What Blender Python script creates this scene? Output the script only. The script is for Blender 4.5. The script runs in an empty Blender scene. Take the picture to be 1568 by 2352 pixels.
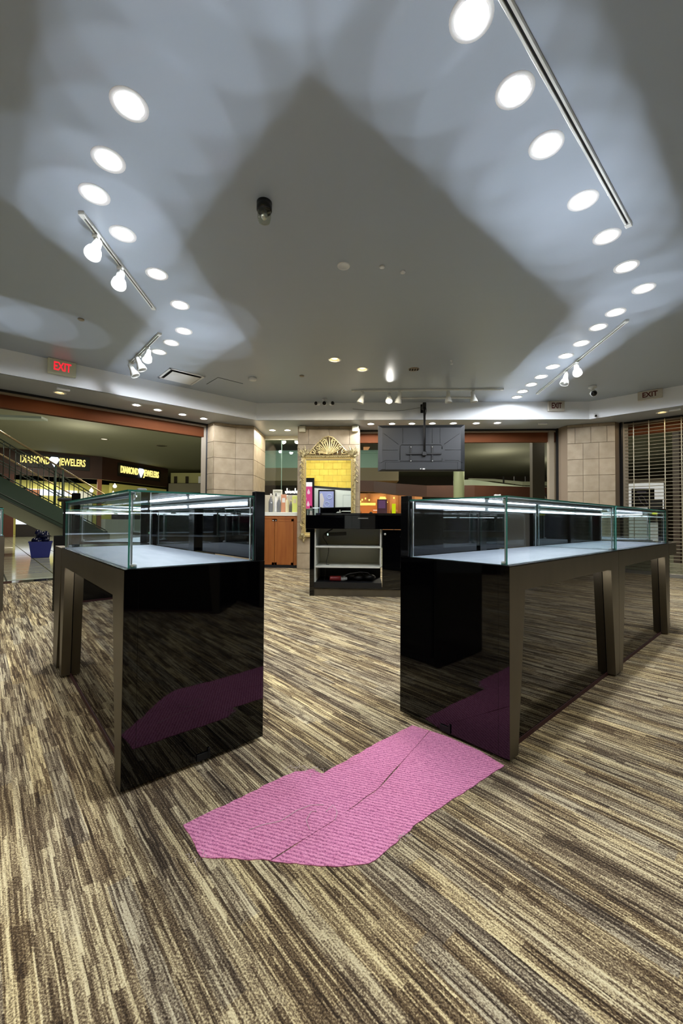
import bpy, bmesh, math, random
from mathutils import Vector, Matrix, Quaternion
random.seed(7)
S = bpy.context.scene
COL = S.collection
PI = math.pi

# ------------------------------------------------------------------ camera
PITCH, ROLL, YAW, FPX = math.radians(1.2205), math.radians(0.3652), math.radians(3.5), 938.877
cam_d = bpy.data.cameras.new('camera'); cam = bpy.data.objects.new('camera', cam_d); COL.objects.link(cam)
cam_d.sensor_fit = 'VERTICAL'; cam_d.sensor_height = 36.0
cam_d.lens = 36.0*FPX/2352.0; cam_d.clip_start = 0.02; cam_d.clip_end = 200
_f = Vector((0, math.cos(PITCH), math.sin(PITCH))); _u = Vector((0, -math.sin(PITCH), math.cos(PITCH))); _x = Vector((1, 0, 0))
_r = _x*math.cos(ROLL)+_u*math.sin(ROLL); _v = -_x*math.sin(ROLL)+_u*math.cos(ROLL)
_m = Matrix((( _r.x, _v.x, -_f.x), (_r.y, _v.y, -_f.y), (_r.z, _v.z, -_f.z)))
_m = Matrix.Rotation(YAW, 3, 'Z') @ _m
cam.matrix_world = Matrix.Translation((0, 0, 0.9)) @ _m.to_4x4()
S.camera = cam

# ------------------------------------------------------------------ world, exposure
w = bpy.data.worlds.new('world'); S.world = w; w.use_nodes = True
w.node_tree.nodes['Background'].inputs[0].default_value = (0.55, 0.55, 0.5, 1)
w.node_tree.nodes['Background'].inputs[1].default_value = 0.08
S.view_settings.view_transform = 'Standard'; S.view_settings.look = 'None'
S.view_settings.exposure = 0.0; S.view_settings.gamma = 1.0; S.view_settings.use_curve_mapping = False
try:
    S.cycles.transparent_max_bounces = 32
    S.cycles.max_bounces = 10
except Exception: pass

# light levels (watts)
L_DOWN = 34.0        # recessed downlights
L_BAND = 24.0         # added spots for the bands that glass tops mirror onto the ceiling
L_SOFF = 16.0
L_TRACK = 30.0
COOL = (0.88, 0.92, 1.0); NEUT = (1.0, 0.95, 0.86); WARM = (1.0, 0.78, 0.48)

def lamp(kind, name, loc, power, color=(1, 1, 1), rot=(0, 0, 0), **kw):
    d = bpy.data.lights.new(name, kind); d.energy = power; d.color = color
    for k, v in kw.items(): setattr(d, k, v)
    o = bpy.data.objects.new(name, d); COL.objects.link(o); o.location = loc; o.rotation_euler = rot
    return o

# ------------------------------------------------------------------ helpers
def lin(c):
    return tuple(((x/255.0)/12.92 if x/255.0 <= 0.04045 else ((x/255.0+0.055)/1.055)**2.4) for x in c)

def mat(name, rgb=None, rough=0.5, metal=0.0, emit=None, estr=0.0, spec=0.5, coat=0.0):
    m = bpy.data.materials.new(name); m.use_nodes = True
    b = m.node_tree.nodes['Principled BSDF']
    if rgb is not None: b.inputs['Base Color'].default_value = (*lin(rgb), 1)
    b.inputs['Roughness'].default_value = rough; b.inputs['Metallic'].default_value = metal
    b.inputs['Specular IOR Level'].default_value = spec; b.inputs['Coat Weight'].default_value = coat
    if emit is not None:
        b.inputs['Emission Color'].default_value = (*lin(emit), 1); b.inputs['Emission Strength'].default_value = estr
    return m

def nodes(m): return m.node_tree.nodes, m.node_tree.links, m.node_tree.nodes['Principled BSDF']

def mottled(name, c1, c2, scale=6.0, rough=0.5, bump=0.0, metal=0.0, perobj=0.0, stretch=(1, 1, 1), spec=0.5):
    m = mat(name, c1, rough, metal, spec=spec); N, L, b = nodes(m)
    tc = N.new('ShaderNodeTexCoord'); mp = N.new('ShaderNodeMapping'); mp.inputs['Scale'].default_value = stretch
    nz = N.new('ShaderNodeTexNoise'); nz.inputs['Scale'].default_value = scale; nz.inputs['Detail'].default_value = 6
    mx = N.new('ShaderNodeMix'); mx.data_type = 'RGBA'
    mx.inputs[6].default_value = (*lin(c1), 1); mx.inputs[7].default_value = (*lin(c2), 1)
    L.new(tc.outputs['Object'], mp.inputs[0]); L.new(mp.outputs[0], nz.inputs['Vector'])
    rp = N.new('ShaderNodeMapRange'); rp.inputs[1].default_value = 0.3; rp.inputs[2].default_value = 0.7
    L.new(nz.outputs[0], rp.inputs[0]); L.new(rp.outputs[0], mx.inputs[0])
    out = mx.outputs[2]
    if perobj:
        oi = N.new('ShaderNodeObjectInfo'); hs = N.new('ShaderNodeHueSaturation')
        mr = N.new('ShaderNodeMapRange'); mr.inputs[3].default_value = 1-perobj; mr.inputs[4].default_value = 1+perobj
        L.new(oi.outputs['Random'], mr.inputs[0]); L.new(mr.outputs[0], hs.inputs['Value']); L.new(out, hs.inputs['Color']); out = hs.outputs[0]
    L.new(out, b.inputs['Base Color'])
    if bump:
        bp = N.new('ShaderNodeBump'); bp.inputs['Strength'].default_value = bump; bp.inputs['Distance'].default_value = 0.004
        L.new(nz.outputs[0], bp.inputs['Height']); L.new(bp.outputs[0], b.inputs['Normal'])
    return m

def glassmat(name, tint=(0.93, 0.975, 0.96), ior=1.5, refl=1.0):
    m = bpy.data.materials.new(name); m.use_nodes = True; N = m.node_tree.nodes; L = m.node_tree.links; N.clear()
    o = N.new('ShaderNodeOutputMaterial'); mx = N.new('ShaderNodeMixShader'); t = N.new('ShaderNodeBsdfTransparent'); g = N.new('ShaderNodeBsdfGlossy')
    lw = N.new('ShaderNodeLayerWeight'); lw.inputs[0].default_value = 0.5; t.inputs[0].default_value = (*tint, 1)
    pw = N.new('ShaderNodeMath'); pw.operation = 'POWER'; pw.inputs[1].default_value = 5.0; L.new(lw.outputs['Facing'], pw.inputs[0])
    f = N.new('ShaderNodeMath'); f.operation = 'MULTIPLY_ADD'; r0 = ((ior-1)/(ior+1))**2; f.inputs[1].default_value = 1-r0; f.inputs[2].default_value = r0; L.new(pw.outputs[0], f.inputs[0])
    g.inputs['Roughness'].default_value = 0.0; g.inputs[0].default_value = (refl, refl, refl, 1)
    L.new(f.outputs[0], mx.inputs[0]); L.new(t.outputs[0], mx.inputs[1]); L.new(g.outputs[0], mx.inputs[2]); L.new(mx.outputs[0], o.inputs[0])
    return m

def emis(name, rgb, s):
    m = bpy.data.materials.new(name); m.use_nodes = True; N = m.node_tree.nodes; L = m.node_tree.links; N.clear()
    o = N.new('ShaderNodeOutputMaterial'); e = N.new('ShaderNodeEmission'); e.inputs[0].default_value = (*lin(rgb), 1); e.inputs[1].default_value = s
    L.new(e.outputs[0], o.inputs[0]); return m

class MB:
    """collects shapes, builds ONE mesh object"""
    def __init__(s): s.v = []; s.f = []; s.mi = []; s.sm = []
    def add(s, vs, fs, mi=0, smooth=False):
        n = len(s.v); s.v += [tuple(x) for x in vs]
        for f in fs: s.f.append([i+n for i in f]); s.mi.append(mi); s.sm.append(smooth)
        return s
    def box(s, a, b, mi=0, M=None, bev=0.0):
        x0, y0, z0 = a; x1, y1, z1 = b
        if bev > 0:
            r = bev; vs = []; 
            # chamfered box: 24 verts
            X = (x0, x1); Y = (y0, y1); Z = (z0, z1); idx = {}
            for i in (0, 1):
                for j in (0, 1):
                    for k in (0, 1):
                        sx = r if i == 0 else -r; sy = r if j == 0 else -r; sz = r if k == 0 else -r
                        idx[(i, j, k, 0)] = len(vs); vs.append((X[i], Y[j]+sy, Z[k]+sz))
                        idx[(i, j, k, 1)] = len(vs); vs.append((X[i]+sx, Y[j], Z[k]+sz))
                        idx[(i, j, k, 2)] = len(vs); vs.append((X[i]+sx, Y[j]+sy, Z[k]))
            g = lambda i, j, k, a: idx[(i, j, k, a)]
            fs = []
            for i in (0, 1): fs.append([g(i, 0, 0, 0), g(i, 1, 0, 0), g(i, 1, 1, 0), g(i, 0, 1, 0)])
            for j in (0, 1): fs.append([g(0, j, 0, 1), g(1, j, 0, 1), g(1, j, 1, 1), g(0, j, 1, 1)])
            for k in (0, 1): fs.append([g(0, 0, k, 2), g(1, 0, k, 2), g(1, 1, k, 2), g(0, 1, k, 2)])
            for i in (0, 1):
                for j in (0, 1): fs.append([g(i, j, 0, 0), g(i, j, 1, 0), g(i, j, 1, 1), g(i, j, 0, 1)])
                for k in (0, 1): fs.append([g(i, 0, k, 0), g(i, 1, k, 0), g(i, 1, k, 2), g(i, 0, k, 2)])
            for j in (0, 1):
                for k in (0, 1): fs.append([g(0, j, k, 1), g(1, j, k, 1), g(1, j, k, 2), g(0, j, k, 2)])
            for i in (0, 1):
                for j in (0, 1):
                    for k in (0, 1): fs.append([g(i, j, k, 0), g(i, j, k, 1), g(i, j, k, 2)])
        else:
            vs = [(x0, y0, z0), (x1, y0, z0), (x1, y1, z0), (x0, y1, z0), (x0, y0, z1), (x1, y0, z1), (x1, y1, z1), (x0, y1, z1)]
            fs = [[0, 3, 2, 1], [4, 5, 6, 7], [0, 1, 5, 4], [1, 2, 6, 5], [2, 3, 7, 6], [3, 0, 4, 7]]
        if M is not None: vs = [M @ Vector(p) for p in vs]
        return s.add(vs, fs, mi)
    def lathe(s, prof, seg=20, mi=0, M=None, smooth=True, cap0=True, cap1=True):
        """prof: list of (r, z)"""
        vs = []; fs = []
        for r, z in prof:
            for i in range(seg):
                a = 2*PI*i/seg; vs.append((r*math.cos(a), r*math.sin(a), z))
        for k in range(len(prof)-1):
            for i in range(seg):
                j = (i+1) % seg; fs.append([k*seg+i, k*seg+j, (k+1)*seg+j, (k+1)*seg+i])
        if cap0: fs.append(list(range(seg))[::-1])
        if cap1: fs.append([(len(prof)-1)*seg+i for i in range(seg)])
        if M is not None: vs = [M @ Vector(p) for p in vs]
        return s.add(vs, fs, mi, smooth)
    def tube(s, pts, r=0.01, seg=8, mi=0, smooth=True):
        pts = [Vector(p) for p in pts]; n = len(pts)
        rs = r if isinstance(r, (list, tuple)) else [r]*n
        vs = []; fs = []; up = None
        for k in range(n):
            t = (pts[min(k+1, n-1)]-pts[max(k-1, 0)]).normalized()
            if up is None:
                up = Vector((0, 0, 1)) if abs(t.z) < 0.9 else Vector((1, 0, 0))
            a = t.cross(up).normalized(); b = a.cross(t).normalized(); up = b
            for i in range(seg):
                q = 2*PI*i/seg; vs.append(pts[k]+a*rs[k]*math.cos(q)+b*rs[k]*math.sin(q))
        for k in range(n-1):
            for i in range(seg):
                j = (i+1) % seg; fs.append([k*seg+i, k*seg+j, (k+1)*seg+j, (k+1)*seg+i])
        fs.append(list(range(seg))[::-1]); fs.append([(n-1)*seg+i for i in range(seg)])
        return s.add(vs, fs, mi, smooth)
    def prism(s, poly, h0, h1, mi=0, axis='z', M=None):
        """extrude 2D polygon. axis z: (x,y)->z ; axis y: (x,z)->y"""
        n = len(poly)
        if axis == 'z': vs = [(p[0], p[1], h0) for p in poly]+[(p[0], p[1], h1) for p in poly]
        else: vs = [(p[0], h0, p[1]) for p in poly]+[(p[0], h1, p[1]) for p in poly]
        fs = [list(range(n)), [n+i for i in range(n)][::-1]]+[[i, n+i, n+(i+1) % n, (i+1) % n] for i in range(n)]
        if M is not None: vs = [M @ Vector(p) for p in vs]
        return s.add(vs, fs, mi)
    def ball(s, c, rad, mi=0, M=None, seg=10, rings=6):
        rx, ry, rz = rad if isinstance(rad, (tuple, list)) else (rad,)*3
        vs = []; fs = []
        for k in range(rings+1):
            th = PI*k/rings
            for i in range(seg):
                a = 2*PI*i/seg; p = Vector((rx*math.sin(th)*math.cos(a), ry*math.sin(th)*math.sin(a), rz*math.cos(th)))
                if M is not None: p = M @ p
                vs.append(p+Vector(c))
        for k in range(rings):
            for i in range(seg):
                j = (i+1) % seg; fs.append([k*seg+i, (k+1)*seg+i, (k+1)*seg+j, k*seg+j])
        return s.add(vs, fs, mi, True)
    def mesh(s, name, mats):
        me = bpy.data.meshes.new(name); me.from_pydata(s.v, [], s.f)
        for m in (mats if isinstance(mats, (list, tuple)) else [mats]): me.materials.append(m)
        me.polygons.foreach_set('material_index', s.mi); me.polygons.foreach_set('use_smooth', s.sm)
        bm = bmesh.new(); bm.from_mesh(me); bmesh.ops.recalc_face_normals(bm, faces=bm.faces); bm.to_mesh(me); bm.free()
        return me
    def build(s, name, mats, parent=None, label=None):
        o = bpy.data.objects.new(name, s.mesh(name, mats)); COL.objects.link(o)
        if parent is not None: o.parent = parent
        if label: o['label'] = label
        return o

def tag(o, label, cat=None, group=None, kind=None):
    o['label'] = label
    if cat: o['category'] = cat
    if group: o['group'] = group
    if kind: o['kind'] = kind
    return o
def thing(name, label, cat, loc=(0, 0, 0), rz=0.0, group=None):
    o = bpy.data.objects.new(name, None); o.empty_display_size = 0.1; COL.objects.link(o); o.location = loc; o.rotation_euler = (0, 0, rz)
    return tag(o, label, cat, group)
def struct(o, label=None):
    o['kind'] = 'structure'
    if label: o['label'] = label
    return o
def dup(root, loc, rz, label, group=None):
    def cp(o, par):
        c = o.copy(); COL.objects.link(c)
        if par is not None: c.parent = par
        for ch in o.children: cp(ch, c)
        return c
    r = cp(root, None); r.location = loc; r.rotation_euler = (0, 0, rz); r['label'] = label
    if group: r['group'] = group
    return r
def textmesh(name, s, size, mats, parent, loc, rot, sx=1.0, extrude=0.002, offset=0.0, align='CENTER'):
    cu = bpy.data.curves.new(name, 'FONT'); cu.body = s; cu.size = size; cu.extrude = extrude; cu.offset = offset
    cu.align_x = align; cu.align_y = 'CENTER'; cu.resolution_u = 3
    t = bpy.data.objects.new(name+'_tmp', cu); COL.objects.link(t)
    dg = bpy.context.evaluated_depsgraph_get(); me = bpy.data.meshes.new_from_object(t.evaluated_get(dg))
    bpy.data.objects.remove(t); bpy.data.curves.remove(cu)
    me.materials.clear(); me.materials.append(mats)
    o = bpy.data.objects.new(name, me); COL.objects.link(o); o.location = loc; o.rotation_euler = rot; o.scale = (sx, 1, 1)
    if parent: o.parent = parent
    return o
ORD = ['first', 'second', 'third', 'fourth', 'fifth', 'sixth', 'seventh', 'eighth', 'ninth', 'tenth', 'eleventh', 'twelfth', 'thirteenth', 'fourteenth', 'fifteenth', 'sixteenth']

# ------------------------------------------------------------------ materials
M_white = mat('white_paint', (225, 227, 226), 0.5)
M_fascia = mat('fascia_paint', (238, 241, 242), 0.45)
M_trimring = mat('white_metal', (235, 235, 232), 0.35)
M_fix = mat('white_fixture', (228, 230, 224), 0.35)
M_black = mat('black_gloss', (4, 4, 5), 0.03, spec=0.5)
M_blackm = mat('black_matte', (14, 15, 17), 0.45)
M_blacksat = mat('black_satin', (10, 11, 13), 0.18)
M_dark = mat('dark_shadow_gap', (6, 6, 6), 0.8)
M_bronze = mottled('bronze_metal', (104, 96, 80), (94, 87, 73), 9, 0.38, 0.0, 0.55, stretch=(1, 1, 0.3))
M_deck = mottled('deck_laminate', (178, 183, 196), (160, 166, 182), 5, 0.42, 0.0, stretch=(1, 5, 1))
M_chrome = mat('chrome', (228, 230, 230), 0.28, 0.85)
M_alu = mat('aluminium', (190, 195, 198), 0.28, 1.0)
M_glass = glassmat('clear_glass', (0.948, 0.975, 0.970))
M_edge = mat('green_glass_edge', (70, 150, 135), 0.12, emit=None)
M_led = emis('led_tube', (236, 241, 255), 12.0)
M_bulb = emis('bulb_glow', (255, 250, 240), 22.0)
M_bulbw = emis('warm_bulb_glow', (255, 224, 150), 3.0)
M_can = mat('can_reflector', (240, 240, 235), 0.3, emit=(255, 250, 240), estr=0.0)
M_exitbox = mat('exit_box', (205, 208, 180), 0.5)
M_exitbox2 = mat('exit_box_cream', (190, 184, 170), 0.5)
M_exitred = mat('exit_red_lit', (225, 30, 50), 0.5, emit=(255, 40, 60), estr=0.9)
M_exitdk = mat('exit_dark_red', (84, 26, 20), 0.5)
M_wood = mottled('orange_wood', (164, 100, 44), (144, 80, 32), 3, 0.4, 0.0, stretch=(6, 6, 0.6))
M_header = mottled('brown_wood_header', (96, 52, 24), (84, 44, 20), 1.5, 0.75, stretch=(0.4, 0.4, 5), spec=0.15)
M_stone = mottled('travertine', (170, 154, 128), (150, 134, 108), 7, 0.5, 0.15, perobj=0.06)
M_grout = mat('stone_grout', (128, 112, 92), 0.8)
M_beige = mat('beige_metal', (150, 138, 118), 0.45)
M_tile = mottled('mall_tile', (188, 190, 164), (172, 174, 148), 4, 0.09, perobj=0.05)
M_tilegrout = mat('tile_grout', (34, 32, 26), 0.7)
M_granite = mottled('dark_threshold', (46, 46, 44), (30, 30, 30), 30, 0.05)
M_mceil = mat('mall_ceiling', (122, 122, 104), 0.8)
M_green = mat('stair_green', (52, 74, 62), 0.4)
M_greend = mat('stair_dark_green', (30, 44, 38), 0.4)
M_brass = mat('brass_rail', (190, 165, 130), 0.25, 0.8)
M_bfascia = mottled('shop_fascia_brown', (66, 36, 22), (54, 28, 18), 1.2, 0.5)
M_gold = mat('gilt', (240, 222, 164), 0.3, 0.7)
M_golddk = mottled('gilt_shaded', (222, 208, 156), (84, 66, 34), 26, 0.38, 0.2, 0.6)  # darker mottling puts the shade of carved recesses into the gilt
M_mirror = mat('silvered_glass', (236, 240, 236), 0.01, 1.0)
M_yellow = mottled('yellow_stone', (232, 206, 84), (216, 184, 64), 5, 0.6, perobj=0.06)
M_tv = mat('tv_back_plastic', (28, 31, 34), 0.42)
M_tvd = mat('tv_groove', (10, 11, 12), 0.4)
M_teal = mat('teal_parapet', (112, 140, 126), 0.5)

def ceiling_mat():
    m = mat('ceiling_paint', (164, 174, 184), 0.34, spec=0.45); N, L, b = nodes(m)
    tc = N.new('ShaderNodeTexCoord'); nz = N.new('ShaderNodeTexNoise'); nz.inputs['Scale'].default_value = 0.9; nz.inputs['Detail'].default_value = 2
    L.new(tc.outputs['Object'], nz.inputs['Vector'])
    rp = N.new('ShaderNodeMapRange'); rp.inputs[3].default_value = 0.30; rp.inputs[4].default_value = 0.42
    L.new(nz.outputs[0], rp.inputs[0]); L.new(rp.outputs[0], b.inputs['Roughness'])
    # faint plasterboard joints
    n2 = N.new('ShaderNodeTexNoise'); n2.inputs['Scale'].default_value = 3.0
    mp = N.new('ShaderNodeMapping'); mp.inputs['Scale'].default_value = (0.15, 1.6, 1)
    L.new(tc.outputs['Object'], mp.inputs[0]); L.new(mp.outputs[0], n2.inputs['Vector'])
    bp = N.new('ShaderNodeBump'); bp.inputs['Strength'].default_value = 0.12; bp.inputs['Distance'].default_value = 0.02
    L.new(n2.outputs[0], bp.inputs['Height']); L.new(bp.outputs[0], b.inputs['Normal'])
    return m
M_ceil = ceiling_mat()

def carpet_mat():
    m = mat('striped_carpet', (120, 105, 80), 0.95, spec=0.1); N, L, b = nodes(m)
    def MA(op, a, bb=None, c=None):
        n = N.new('ShaderNodeMath'); n.operation = op
        for i, x in enumerate((a, bb, c)):
            if x is None: continue
            if isinstance(x, (int, float)): n.inputs[i].default_value = x
            else: L.new(x, n.inputs[i])
        return n.outputs[0]
    tc = N.new('ShaderNodeTexCoord'); sp = N.new('ShaderNodeSeparateXYZ'); L.new(tc.outputs['Object'], sp.inputs[0])
    X, Y = sp.outputs[0], sp.outputs[1]
    u0 = MA('MULTIPLY', MA('ADD', X, Y), 0.70711); v = MA('MULTIPLY', MA('SUBTRACT', Y, X), 0.70711)
    wob = N.new('ShaderNodeTexNoise'); wob.inputs['Scale'].default_value = 7.0; L.new(tc.outputs['Object'], wob.inputs['Vector'])
    u = MA('ADD', u0, MA('MULTIPLY', MA('SUBTRACT', wob.outputs[0], 0.5), 0.006))
    def layer(wd, ln, seed):
        row = MA('FLOOR', MA('DIVIDE', u, wd))
        wn = N.new('ShaderNodeTexWhiteNoise'); wn.noise_dimensions = '2D'
        c0 = N.new('ShaderNodeCombineXYZ'); L.new(row, c0.inputs[0]); c0.inputs[1].default_value = seed; L.new(c0.outputs[0], wn.inputs['Vector'])
        seg = MA('FLOOR', MA('ADD', MA('DIVIDE', v, ln), MA('MULTIPLY', wn.outputs[0], 17.0)))
        c1 = N.new('ShaderNodeCombineXYZ'); L.new(row, c1.inputs[0]); L.new(seg, c1.inputs[1])
        w2 = N.new('ShaderNodeTexWhiteNoise'); w2.noise_dimensions = '3D'; c1.inputs[2].default_value = seed; L.new(c1.outputs[0], w2.inputs['Vector'])
        return w2.outputs[0]
    a = layer(0.0060, 0.20, 1.3); bb = layer(0.023, 0.30, 4.7); c = layer(0.0034, 0.13, 8.1)
    mix = MA('ADD', MA('ADD', MA('MULTIPLY', a, 0.36), MA('MULTIPLY', bb, 0.30)), MA('MULTIPLY', c, 0.34))
    # fibre speckle
    nf = N.new('ShaderNodeTexNoise'); nf.inputs['Scale'].default_value = 260; nf.inputs['Detail'].default_value = 3
    L.new(tc.outputs['Object'], nf.inputs['Vector'])
    val = MA('ADD', mix, MA('MULTIPLY', MA('SUBTRACT', nf.outputs[0], 0.5), 1.25))
    cr = N.new('ShaderNodeValToRGB'); L.new(val, cr.inputs[0]); e = cr.color_ramp
    e.elements[0].position = 0.12; e.elements[0].color = (*lin((60, 50, 40)), 1)
    e.elements[1].position = 0.95; e.elements[1].color = (*lin((244, 230, 186)), 1)
    for p, cc in ((0.34, (98, 82, 62)), (0.5, (138, 120, 94)), (0.62, (178, 160, 124)), (0.74, (220, 202, 158))):
        x = e.elements.new(p); x.color = (*lin(cc), 1)
    # large scale warm / cool drift between yarns
    big = layer(0.05, 0.6, 2.2)
    hs = N.new('ShaderNodeHueSaturation'); L.new(cr.outputs[0], hs.inputs['Color'])
    L.new(MA('ADD', MA('MULTIPLY', big, 0.25), 0.84), hs.inputs['Saturation'])
    L.new(MA('ADD', MA('MULTIPLY', big, 0.26), 0.80), hs.inputs['Value'])
    L.new(hs.outputs[0], b.inputs['Base Color'])
    # pile relief: ribs + loops
    wv = MA('SINE', MA('MULTIPLY', u, 2*PI/0.0075/1.0))
    wl = MA('SINE', MA('MULTIPLY', v, 2*PI/0.006))
    h = MA('ADD', MA('ADD', MA('MULTIPLY', wv, 0.35), MA('MULTIPLY', wl, 0.12)), MA('MULTIPLY', nf.outputs[0], 1.6))
    bp = N.new('ShaderNodeBump'); bp.inputs['Strength'].default_value = 0.55; bp.inputs['Distance'].default_value = 0.0035
    L.new(h, bp.inputs['Height']); L.new(bp.outputs[0], b.inputs['Normal'])
    return m
M_carpet = carpet_mat()

def pink_mat():
    m = mat('pink_carpet', (206, 118, 160), 0.95, spec=0.1); N, L, b = nodes(m)
    tc = N.new('ShaderNodeTexCoord'); mp = N.new('ShaderNodeMapping'); mp.inputs['Rotation'].default_value = (0, 0, math.radians(14))
    L.new(tc.outputs['Object'], mp.inputs[0])
    wv = N.new('ShaderNodeTexWave'); wv.bands_direction = 'Y'; wv.inputs['Scale'].default_value = 26; wv.inputs['Distortion'].default_value = 3.0
    wv.inputs['Detail'].default_value = 2; wv.inputs['Detail Scale'].default_value = 3.0; L.new(mp.outputs[0], wv.inputs['Vector'])
    nf = N.new('ShaderNodeTexNoise'); nf.inputs['Scale'].default_value = 300; nf.inputs['Detail'].default_value = 3; L.new(tc.outputs['Object'], nf.inputs['Vector'])
    ad = N.new('ShaderNodeMath'); ad.operation = 'MULTIPLY_ADD'; ad.inputs[1].default_value = 0.3; L.new(wv.outputs['Fac'], ad.inputs[0]); L.new(nf.outputs[0], ad.inputs[2])
    cr = N.new('ShaderNodeValToRGB'); L.new(ad.outputs[0], cr.inputs[0]); e = cr.color_ramp
    e.elements[0].position = 0.36; e.elements[0].color = (*lin((158, 84, 120)), 1)
    e.elements[1].position = 0.86; e.elements[1].color = (*lin((250, 172, 208)), 1)
    x = e.elements.new(0.58); x.color = (*lin((222, 132, 174)), 1)
    L.new(cr.outputs[0], b.inputs['Base Color'])
    bp = N.new('ShaderNodeBump'); bp.inputs['Strength'].default_value = 0.6; bp.inputs['Distance'].default_value = 0.004
    L.new(ad.outputs[0], bp.inputs['Height']); L.new(bp.outputs[0], b.inputs['Normal'])
    return m
M_pink = pink_mat()

# ------------------------------------------------------------------ room shell
ZC, ZS = 2.97, 2.665
def plate(name, outline, holes, z, m, flip=False):
    """flat sheet with round holes"""
    bm = bmesh.new(); edges = []
    def loop(pts):
        vs = [bm.verts.new((p[0], p[1], z)) for p in pts]
        for i in range(len(vs)): edges.append(bm.edges.new((vs[i], vs[(i+1) % len(vs)])))
    loop(outline)
    for cx, cy, r in holes: loop([(cx+r*math.cos(2*PI*i/20), cy+r*math.sin(2*PI*i/20)) for i in range(20)])
    bmesh.ops.triangle_fill(bm, use_beauty=True, use_dissolve=False, edges=edges)
    me = bpy.data.meshes.new(name); bm.to_mesh(me); bm.free(); me.materials.append(m)
    o = bpy.data.objects.new(name, me); COL.objects.link(o); return o

DL_R = [(0.419, 1.664), (0.70, 1.965), (0.974, 2.265), (1.378, 2.674), (1.725, 3.027), (2.086, 3.395), (2.433, 3.723),
        (2.436, 4.138), (2.44, 4.446), (2.469, 4.841), (2.464, 5.202), (2.465, 5.562), (2.47, 5.941), (2.468, 6.276), (2.46, 6.607), (2.48, 6.90)]
DL_L = [(-1.191, 1.927), (-1.493, 2.224), (-1.739, 2.459), (-1.773, 2.818), (-1.773, 3.299), (-1.804, 3.792), (-2.009, 4.325), (-2.29, 4.608), (-2.565, 4.854)]
DL_W = [(-0.42, 5.196), (-0.066, 5.545)]
SO = [(-3.549, 6.061), (-3.362, 6.35), (-3.088, 6.646), (-2.84, 6.93)]
SO_B = [(0.068, 7.42), (0.453, 7.42), (0.811, 7.42), (1.177, 7.42), (1.551, 7.42), (1.955, 7.43), (2.322, 7.42)]
SO_N = [(-1.85, 7.874), (-1.551, 7.883)]
SO_W = [(-4.29, 5.43), (4.705, 6.797)]
A0, A1, A2, A3 = (-7.3, 1.907), (-1.95, 7.08), (3.80, 7.21), (7.3, 4.20)      # fascia line corners
ceil_out = [A0, A1, A2, A3, (7.3, -3.2), (-7.3, -3.2)]
holes = [(x, y, 0.070) for x, y in DL_R+DL_L+DL_W]
struct(plate('ceiling', ceil_out, holes, ZC, M_ceil), 'flat painted shop ceiling with rows of recessed downlights')
# soffit ring between fascia and shop front
B0, B1 = (-7.4, 2.73), (-2.93, 7.36)
sof_out = [A0, A1, A2, A3, (7.4, 5.05), (4.50, 7.56), (3.60, 8.0), (-0.13, 8.0), (-0.13, 8.44), (-2.2, 8.44), (-2.93, 7.45), B0]
M_soffit = mat('soffit_paint', (158, 165, 172), 0.32, spec=0.5)
o = struct(plate('ceiling', sof_out, [(x, y, 0.058) for x, y in SO+SO_B+SO_N+SO_W], ZS, M_soffit), 'lowered soffit running along the shop front')
def wallstrip(name, p, q, z0, z1, th, m, kind=True, label=None):
    """upright slab from p to q, thickness th to the left of p->q"""
    d = (Vector(q)-Vector(p)).normalized(); n = Vector((-d.y, d.x))*th
    b = MB().prism([p, q, (q[0]+n.x, q[1]+n.y), (p[0]+n.x, p[1]+n.y)], z0, z1)
    o = b.build(name, m)
    if kind: struct(o, label)
    return o
wallstrip('trim_1', A0, A1, ZS, ZC+0.02, 0.02, M_fascia, label='white fascia band above the left opening')
wallstrip('trim_2', A1, A2, ZS, ZC+0.02, 0.02, M_fascia, label='white fascia band along the back')
wallstrip('trim_3', A2, A3, ZS, ZC+0.02, 0.02, M_fascia, label='white fascia band above the shuttered opening')
# carpet floor
FL = [(-7.4, 2.9), (-4.97, 5.40), (-2.94, 7.40), (-2.2, 8.42), (-0.13, 8.42), (-0.13, 7.95), (3.60, 7.95), (4.50, 7.52), (7.4, 5.1), (7.4, -3.2), (-7.4, -3.2)]
o = struct(MB().prism(FL, -0.05, 0.0).build('floor', M_carpet), 'striped brown and cream carpet floor of the shop')
# side and rear walls (behind the camera)
M_wallp = mat('wall_paint', (150, 146, 136), 0.7)
struct(MB().box((-7.42, -3.2, 0), (-7.3, 2.0, ZC)).build('wall_left', M_wallp))
struct(MB().box((7.3, -3.2, 0), (7.42, 4.3, ZC)).build('wall_right', M_wallp))
struct(MB().box((-7.42, -3.3, 0), (7.42, -3.2, ZC)).build('wall_back', M_wallp))

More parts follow.
